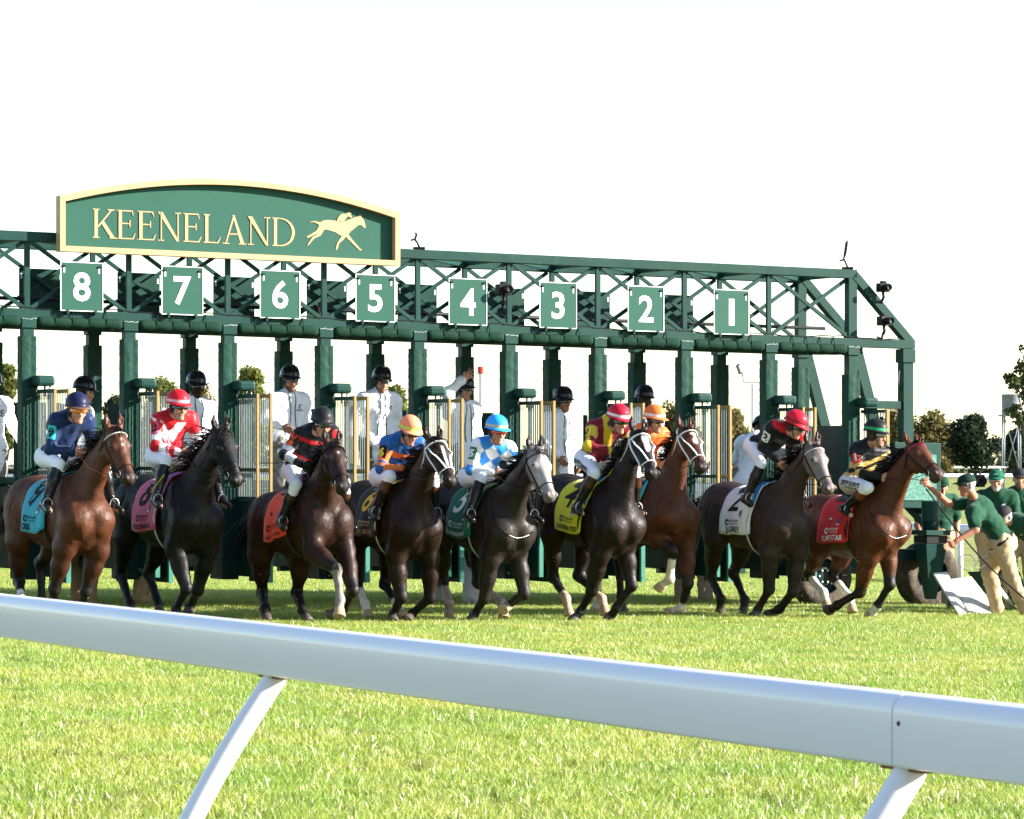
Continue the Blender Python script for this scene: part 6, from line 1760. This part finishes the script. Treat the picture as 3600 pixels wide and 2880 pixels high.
attendant(1012, 1330, -.80, 'bearded attendant in white coat and sunglasses reaching over the gate', FV + .05, 304, (((.05, -.30, 1.20), (.30, -.18, 1.10)), None), 'tan', beard=(.10, .06, .04))
attendant(1326, 1334, -.80, 'bearded attendant in a white coat without sunglasses, below number board 5', FV - .02, 305, (((.0, -.34, 1.22), (.10, -.42, .98)), None), 'fair', glasses=False, lean=.10, face=(1, .05, -.35), build=1.14, pants=(.10, .11, .09), beard=(.22, .10, .05), helmet=dict(col=(.014, .014, .015), gloss=True, vents=True, peak=.9, hr=(.130, .112, .110), brim=(.014, .014, .015)))
attendant(1622, 1362, -.95, 'attendant in a white coat waving a raised hand', FV + .25, 306, (((.14, -.34, 1.62), (.20, -.10, 1.80)), None), 'fair', hand='open', helmet=dict(col=(.014, .014, .016), gloss=True, vents=True, peak=1.0, brim=(.014, .014, .016)))
attendant(1968, 1404, -.95, 'attendant in a white coat left of the yellow cloth runner', FV + .28, 307, (((.06, -.28, 1.16), (.22, -.20, .96)), None), 'tan', build=.98, pants=(.30, .27, .22))
attendant(2258, 1398, -1.0, 'attendant in black helmet mostly hidden behind the orange rider', FV, 308, None, 'dark', glasses=False)
attendant(2636, 1502, -1.0, 'attendant in a white coat bending over with back turned', FV + 2.3, 309, (((.30, -.30, 1.12), (.50, -.26, .95)), ((.32, .28, 1.12), (.52, .24, .95))), 'tan', glasses=False, lean=.62, face=(1, 0, -.6))
# helpers walking behind the stalls: their legs show below the padding
def walker(px, v, label, facing, seed, pants, stride, shoe):
    t = (px - 1800) / 12000
    u = (t * (G0[1] + V2[1] * v) - (G0[0] + V2[0] * v)) / (U2[0] - t * U2[1]); p = gw(u, v, 0)
    J = stand(1.78, None, None, .1, (1, 0, -.1), stride)
    sp = dict(top='coat', coat=.16, shirt=COATW, pants=pants, legs='long', loose=.03, shoe=shoe, skin='tan', helmet=dict(col=(.012, .012, .013), gloss=True, peak=1.0), hair=(.03, .02, .015), glasses=False)
    return build_person(label, 'helpers on foot behind the stalls', Vector((p.x, p.y, p.z)), facing, J, sp, seed)
walker(295, -1.35, 'helper in khaki trousers striding under the gate near the bay horse', FV + 2.6, 321, (.30, .21, .12), .34, (.28, .18, .10))
walker(495, -1.20, 'helper in tan trousers standing under the gate behind the black horse', FV + .6, 322, (.36, .25, .15), -.10, (.25, .16, .10))
walker(1600, -1.30, 'helper in pale grey trousers striding under the gate at number 5', FV + 2.9, 323, (.50, .49, .50), .42, (.30, .32, .36))
walker(2440, -1.30, 'helper in sunlit tan trousers behind the red bay horse', FV + 2.8, 324, (.34, .26, .19), .16, (.06, .05, .05))
# ---- ground crew in green polos at the right
POLO = (.007, .052, .025); KHK = (.42, .30, .17)
def polo_mark(J, sl, sp, tf):
    pts = [(-.03, -.004), (-.012, .004), (.0, .010), (.018, .008), (.03, .014), (.022, .002), (.010, -.006), (.014, -.016), (.0, -.004), (-.016, -.014)]
    return [(J['pel'] + sp * .38 + sl * .09, tf, sp, pts, [tuple(range(10))], (.6, .62, .6), .008, 'chest_mark')]
def crew(px, py, Y, label, facing, J, seed, zoff=None, **kw):
    p = unpx(px, py, Y)
    g = float(ground(p.x, p.y))
    base = Vector((p.x, p.y, g))
    sp = dict(top='polo', shirt=POLO, pants=KHK, legs='long', loose=.022, shoe=(.10, .06, .03), skin='tan', cap=(.008, .045, .022), belt=True, hair=(.30, .28, .26), build=1.15, decals=polo_mark)
    sp.update(kw)
    return build_person(label, 'ground crew in green polo shirts', base, facing, J, sp, seed)
def fit_height(J, py, Y, g):
    return J
# the leaning handler: joints from the photograph, facing left
def wp(px, py, Y): p = unpx(px, py, Y); return np.array([p.x, p.y, p.z])
Yc = 39.9
W = dict(hd=wp(3400, 1705, Yc - .1), nk=wp(3432, 1762, Yc), pel=wp(3530, 1905, Yc + .15), shR=wp(3418, 1800, Yc - .22), shL=wp(3430, 1770, Yc + .18), elL=wp(3335, 1772, Yc + .10), haL=wp(3256, 1700, Yc - .05),
         elR=wp(3430, 1862, Yc - .34), haR=wp(3345, 1912, Yc - .42), hpR=wp(3520, 1915, Yc + .02), hpL=wp(3535, 1905, Yc + .24), knR=wp(3560, 2040, Yc - .05), ftR=wp(3612, 2150, Yc - .10), knL=wp(3478, 2015, Yc + .30), ftL=wp(3505, 2140, Yc + .30))
org = Vector((float(W['ftR'][0]), Yc, float(ground(W['ftR'][0], Yc))))
J = {k: v - np.array(org) for k, v in W.items()}
J['face'] = np.array([-.95, -.25, -.12]); J['toeR'] = np.array([-.9, -.3, -.2]); J['toeL'] = np.array([-.9, -.3, -.2])
build_person('man in green polo and cap leaning out to hold the bay horse', 'ground crew in green polo shirts', org, 0, J,
  dict(top='polo', shirt=POLO, pants=KHK, legs='long', loose=.024, shoe=(.10, .06, .03), skin='tan', cap=(.008, .030, .018), belt=True, hair=(.35, .33, .31), build=1.12, goggles=(.02, .02, .02), gog_h=.015, gog_name='sunglasses', handL='fist'), 401)
crew(3500, 1800, 41.4, 'bearded man in green polo, light green cap and spectacles', FV - .55, stand(1.74, ((.12, -.30, 1.14), (.34, -.18, 1.22)), None, .12, (1, -.1, -.12)), 402, cap=(.010, .10, .055), cap_mark=True, beard=(.45, .43, .40), goggles=(.35, .36, .36), gog_h=.014, gog_name='spectacles', skin='fair')
crew(3585, 1800, 42.6, 'bearded man in green polo and dark cap at the right edge', FV - .6, stand(1.76, None, None, .0, (1, .05, -.08)), 403, cap=(.03, .03, .032), beard=(.10, .06, .04), skin='fair', beardw=.7)
J5 = stand(1.62, ((.30, -.30, .95), (.50, -.25, .75)), None, 1.0, (1, .1, -.5))
crew(3665, 1900, 41.2, 'stooping man in green polo half out of frame at the right', FV - 1.5, J5, 404, cap=(.03, .03, .032), skin='fair')
crew(3300, 1800, 44.6, 'man in green polo hidden behind the bay horse head', FV - .3, stand(1.66, ((.05, -.32, 1.10), (.10, -.26, .84)), None, .1, (1, 0, -.2)), 405, skin='fair')
def shoulder_camera():
    p = unpx(3440, 1692, 41.6); root = empty('video_camera', p, FV - .4)
    MB().box((-.20, -.06, -.07), (.12, .06, .08)).build('camera_body', BLACKP, root, bevel=.012, origin=(0, 0, 0))
    a, f = lathe([(0, 0), (.05, 0), (.055, .14), (.045, .145), (0, .12)], Vector((.12, 0, 0)), (1, 0, 0), 14); m_ = MB(); m_.add(a, f); m_.build('lens', BLACKP, root, True, split=30, origin=(0, 0, 0))
    MB().tube([(-.16, 0, .085), (-.10, 0, .13), (.04, 0, .13), (.10, 0, .085)], .012, 7).build('handle', BLACKP, root, True, origin=(0, 0, 0))
    tag(root, 'black video camera on the shoulder of the spectacled man', 'camera')
shoulder_camera()
# lead rope from the handler's hand to the ground
a = unpx(3255, 1718, 39.6); b = unpx(3620, 2120, 39.5)
pts = [a.lerp(b, t) + Vector((0, 0, -.10 * math.sin(math.pi * t))) for t in np.linspace(0, 1, 12)]
root = empty('lead_rope', a); MB().tube(pts, .010, 6).build('rope', mat('black rope', (.015, .015, .015), .8), root, True); tag(root, 'thin black lead rope slanting from the bay horse bit', 'rope')
# ---- loose boards lying on the turf by the wheel
def plank(pa, pb, pc, pd, th, m, label):
    """corners: top-left, top-right (raised, farther), bottom-right, bottom-left (on the turf)"""
    A, B_, C_, D_ = [Vector(q) for q in (pa, pb, pc, pd)]; n = (B_ - A).cross(D_ - A).normalized(); n = n if n.z > 0 else -n
    o = MB().hexa([D_ - n * th, C_ - n * th, B_ - n * th, A - n * th, D_, C_, B_, A]); ob = o.build('leaning_board', m, None, origin=D_, bevel=.004)
    tag(ob, label, 'board', 'boards leaning by the wheel')
def gp(px, py):
    Y = 40.0
    for _ in range(20): p = unpx(px, py, Y); Y += 0; x = p.x; gz = float(ground(x, Y)); Y = 12000 * (CAM_H - gz - .01) / (py - 1630)
    return unpx(px, py, Y)
WB = mat('white painted board', (.56, .55, .48), .6, var=.08, scale=5, dirt=((.45, .42, .34), 6, .6, .78)); GB = mat('dark green board', (.03, .065, .055), .5, var=.2, scale=5)
plank(unpx(3281, 2014, 41.0), unpx(3330, 2010, 41.1), gp(3408, 2170), gp(3380, 2173), .03, WB, 'narrow white board, leftmost of the boards leaning by the wheel')
plank(unpx(3338, 2036, 40.8), unpx(3415, 2026, 40.9), gp(3525, 2166), gp(3418, 2169), .03, WB, 'wide white board next to the narrow one by the wheel')
plank(unpx(3400, 2010, 41.2), unpx(3520, 2004, 41.3), gp(3560, 2150), gp(3508, 2150), .03, GB, 'dark green board between two white boards')
plank(unpx(3492, 2062, 40.6), unpx(3514, 2058, 40.7), gp(3582, 2152), gp(3560, 2152), .02, WB, 'thin white strip along the dark green board')
plank(unpx(3515, 2004, 41.3), unpx(3585, 2010, 41.3), gp(3640, 2150), gp(3600, 2152), .03, GB, 'dark green board at the far right of the stack')
cart = empty('board_cart', unpx(3480, 2150, 41.6)); cart.location.z = float(ground(cart.location.x, cart.location.y)); _c = cart.location
MB().box((-.55, -.30, .10), (.75, .35, .34)).build('bed', GB, cart, bevel=.01, origin=(0, 0, 0))
for _x in (-.45, .65): MB().box((_x - .04, -.25, 0), (_x + .04, .3, .099)).build('runner', GB, cart, origin=(0, 0, 0))
tag(cart, 'low dark green cart that the boards lean on', 'cart')
w = MB(); rg = np.random.RandomState(3)
for k in range(3):
    c = unpx(3400 + 45 * k, 1995, 41.1); w.tube([c + Vector((.10 * math.cos(a) + .03 * k, .05 * math.sin(a), .06 + .09 * math.sin(a + k))) for a in np.linspace(0, 5.0, 14)], .006, 5)
o = w.build('wire_coil', mat('pale wire', (.6, .6, .56), .5), None, True, origin=unpx(3420, 1995, 41.1)); tag(o, 'loose pale wire coiled on top of the boards', 'wire')
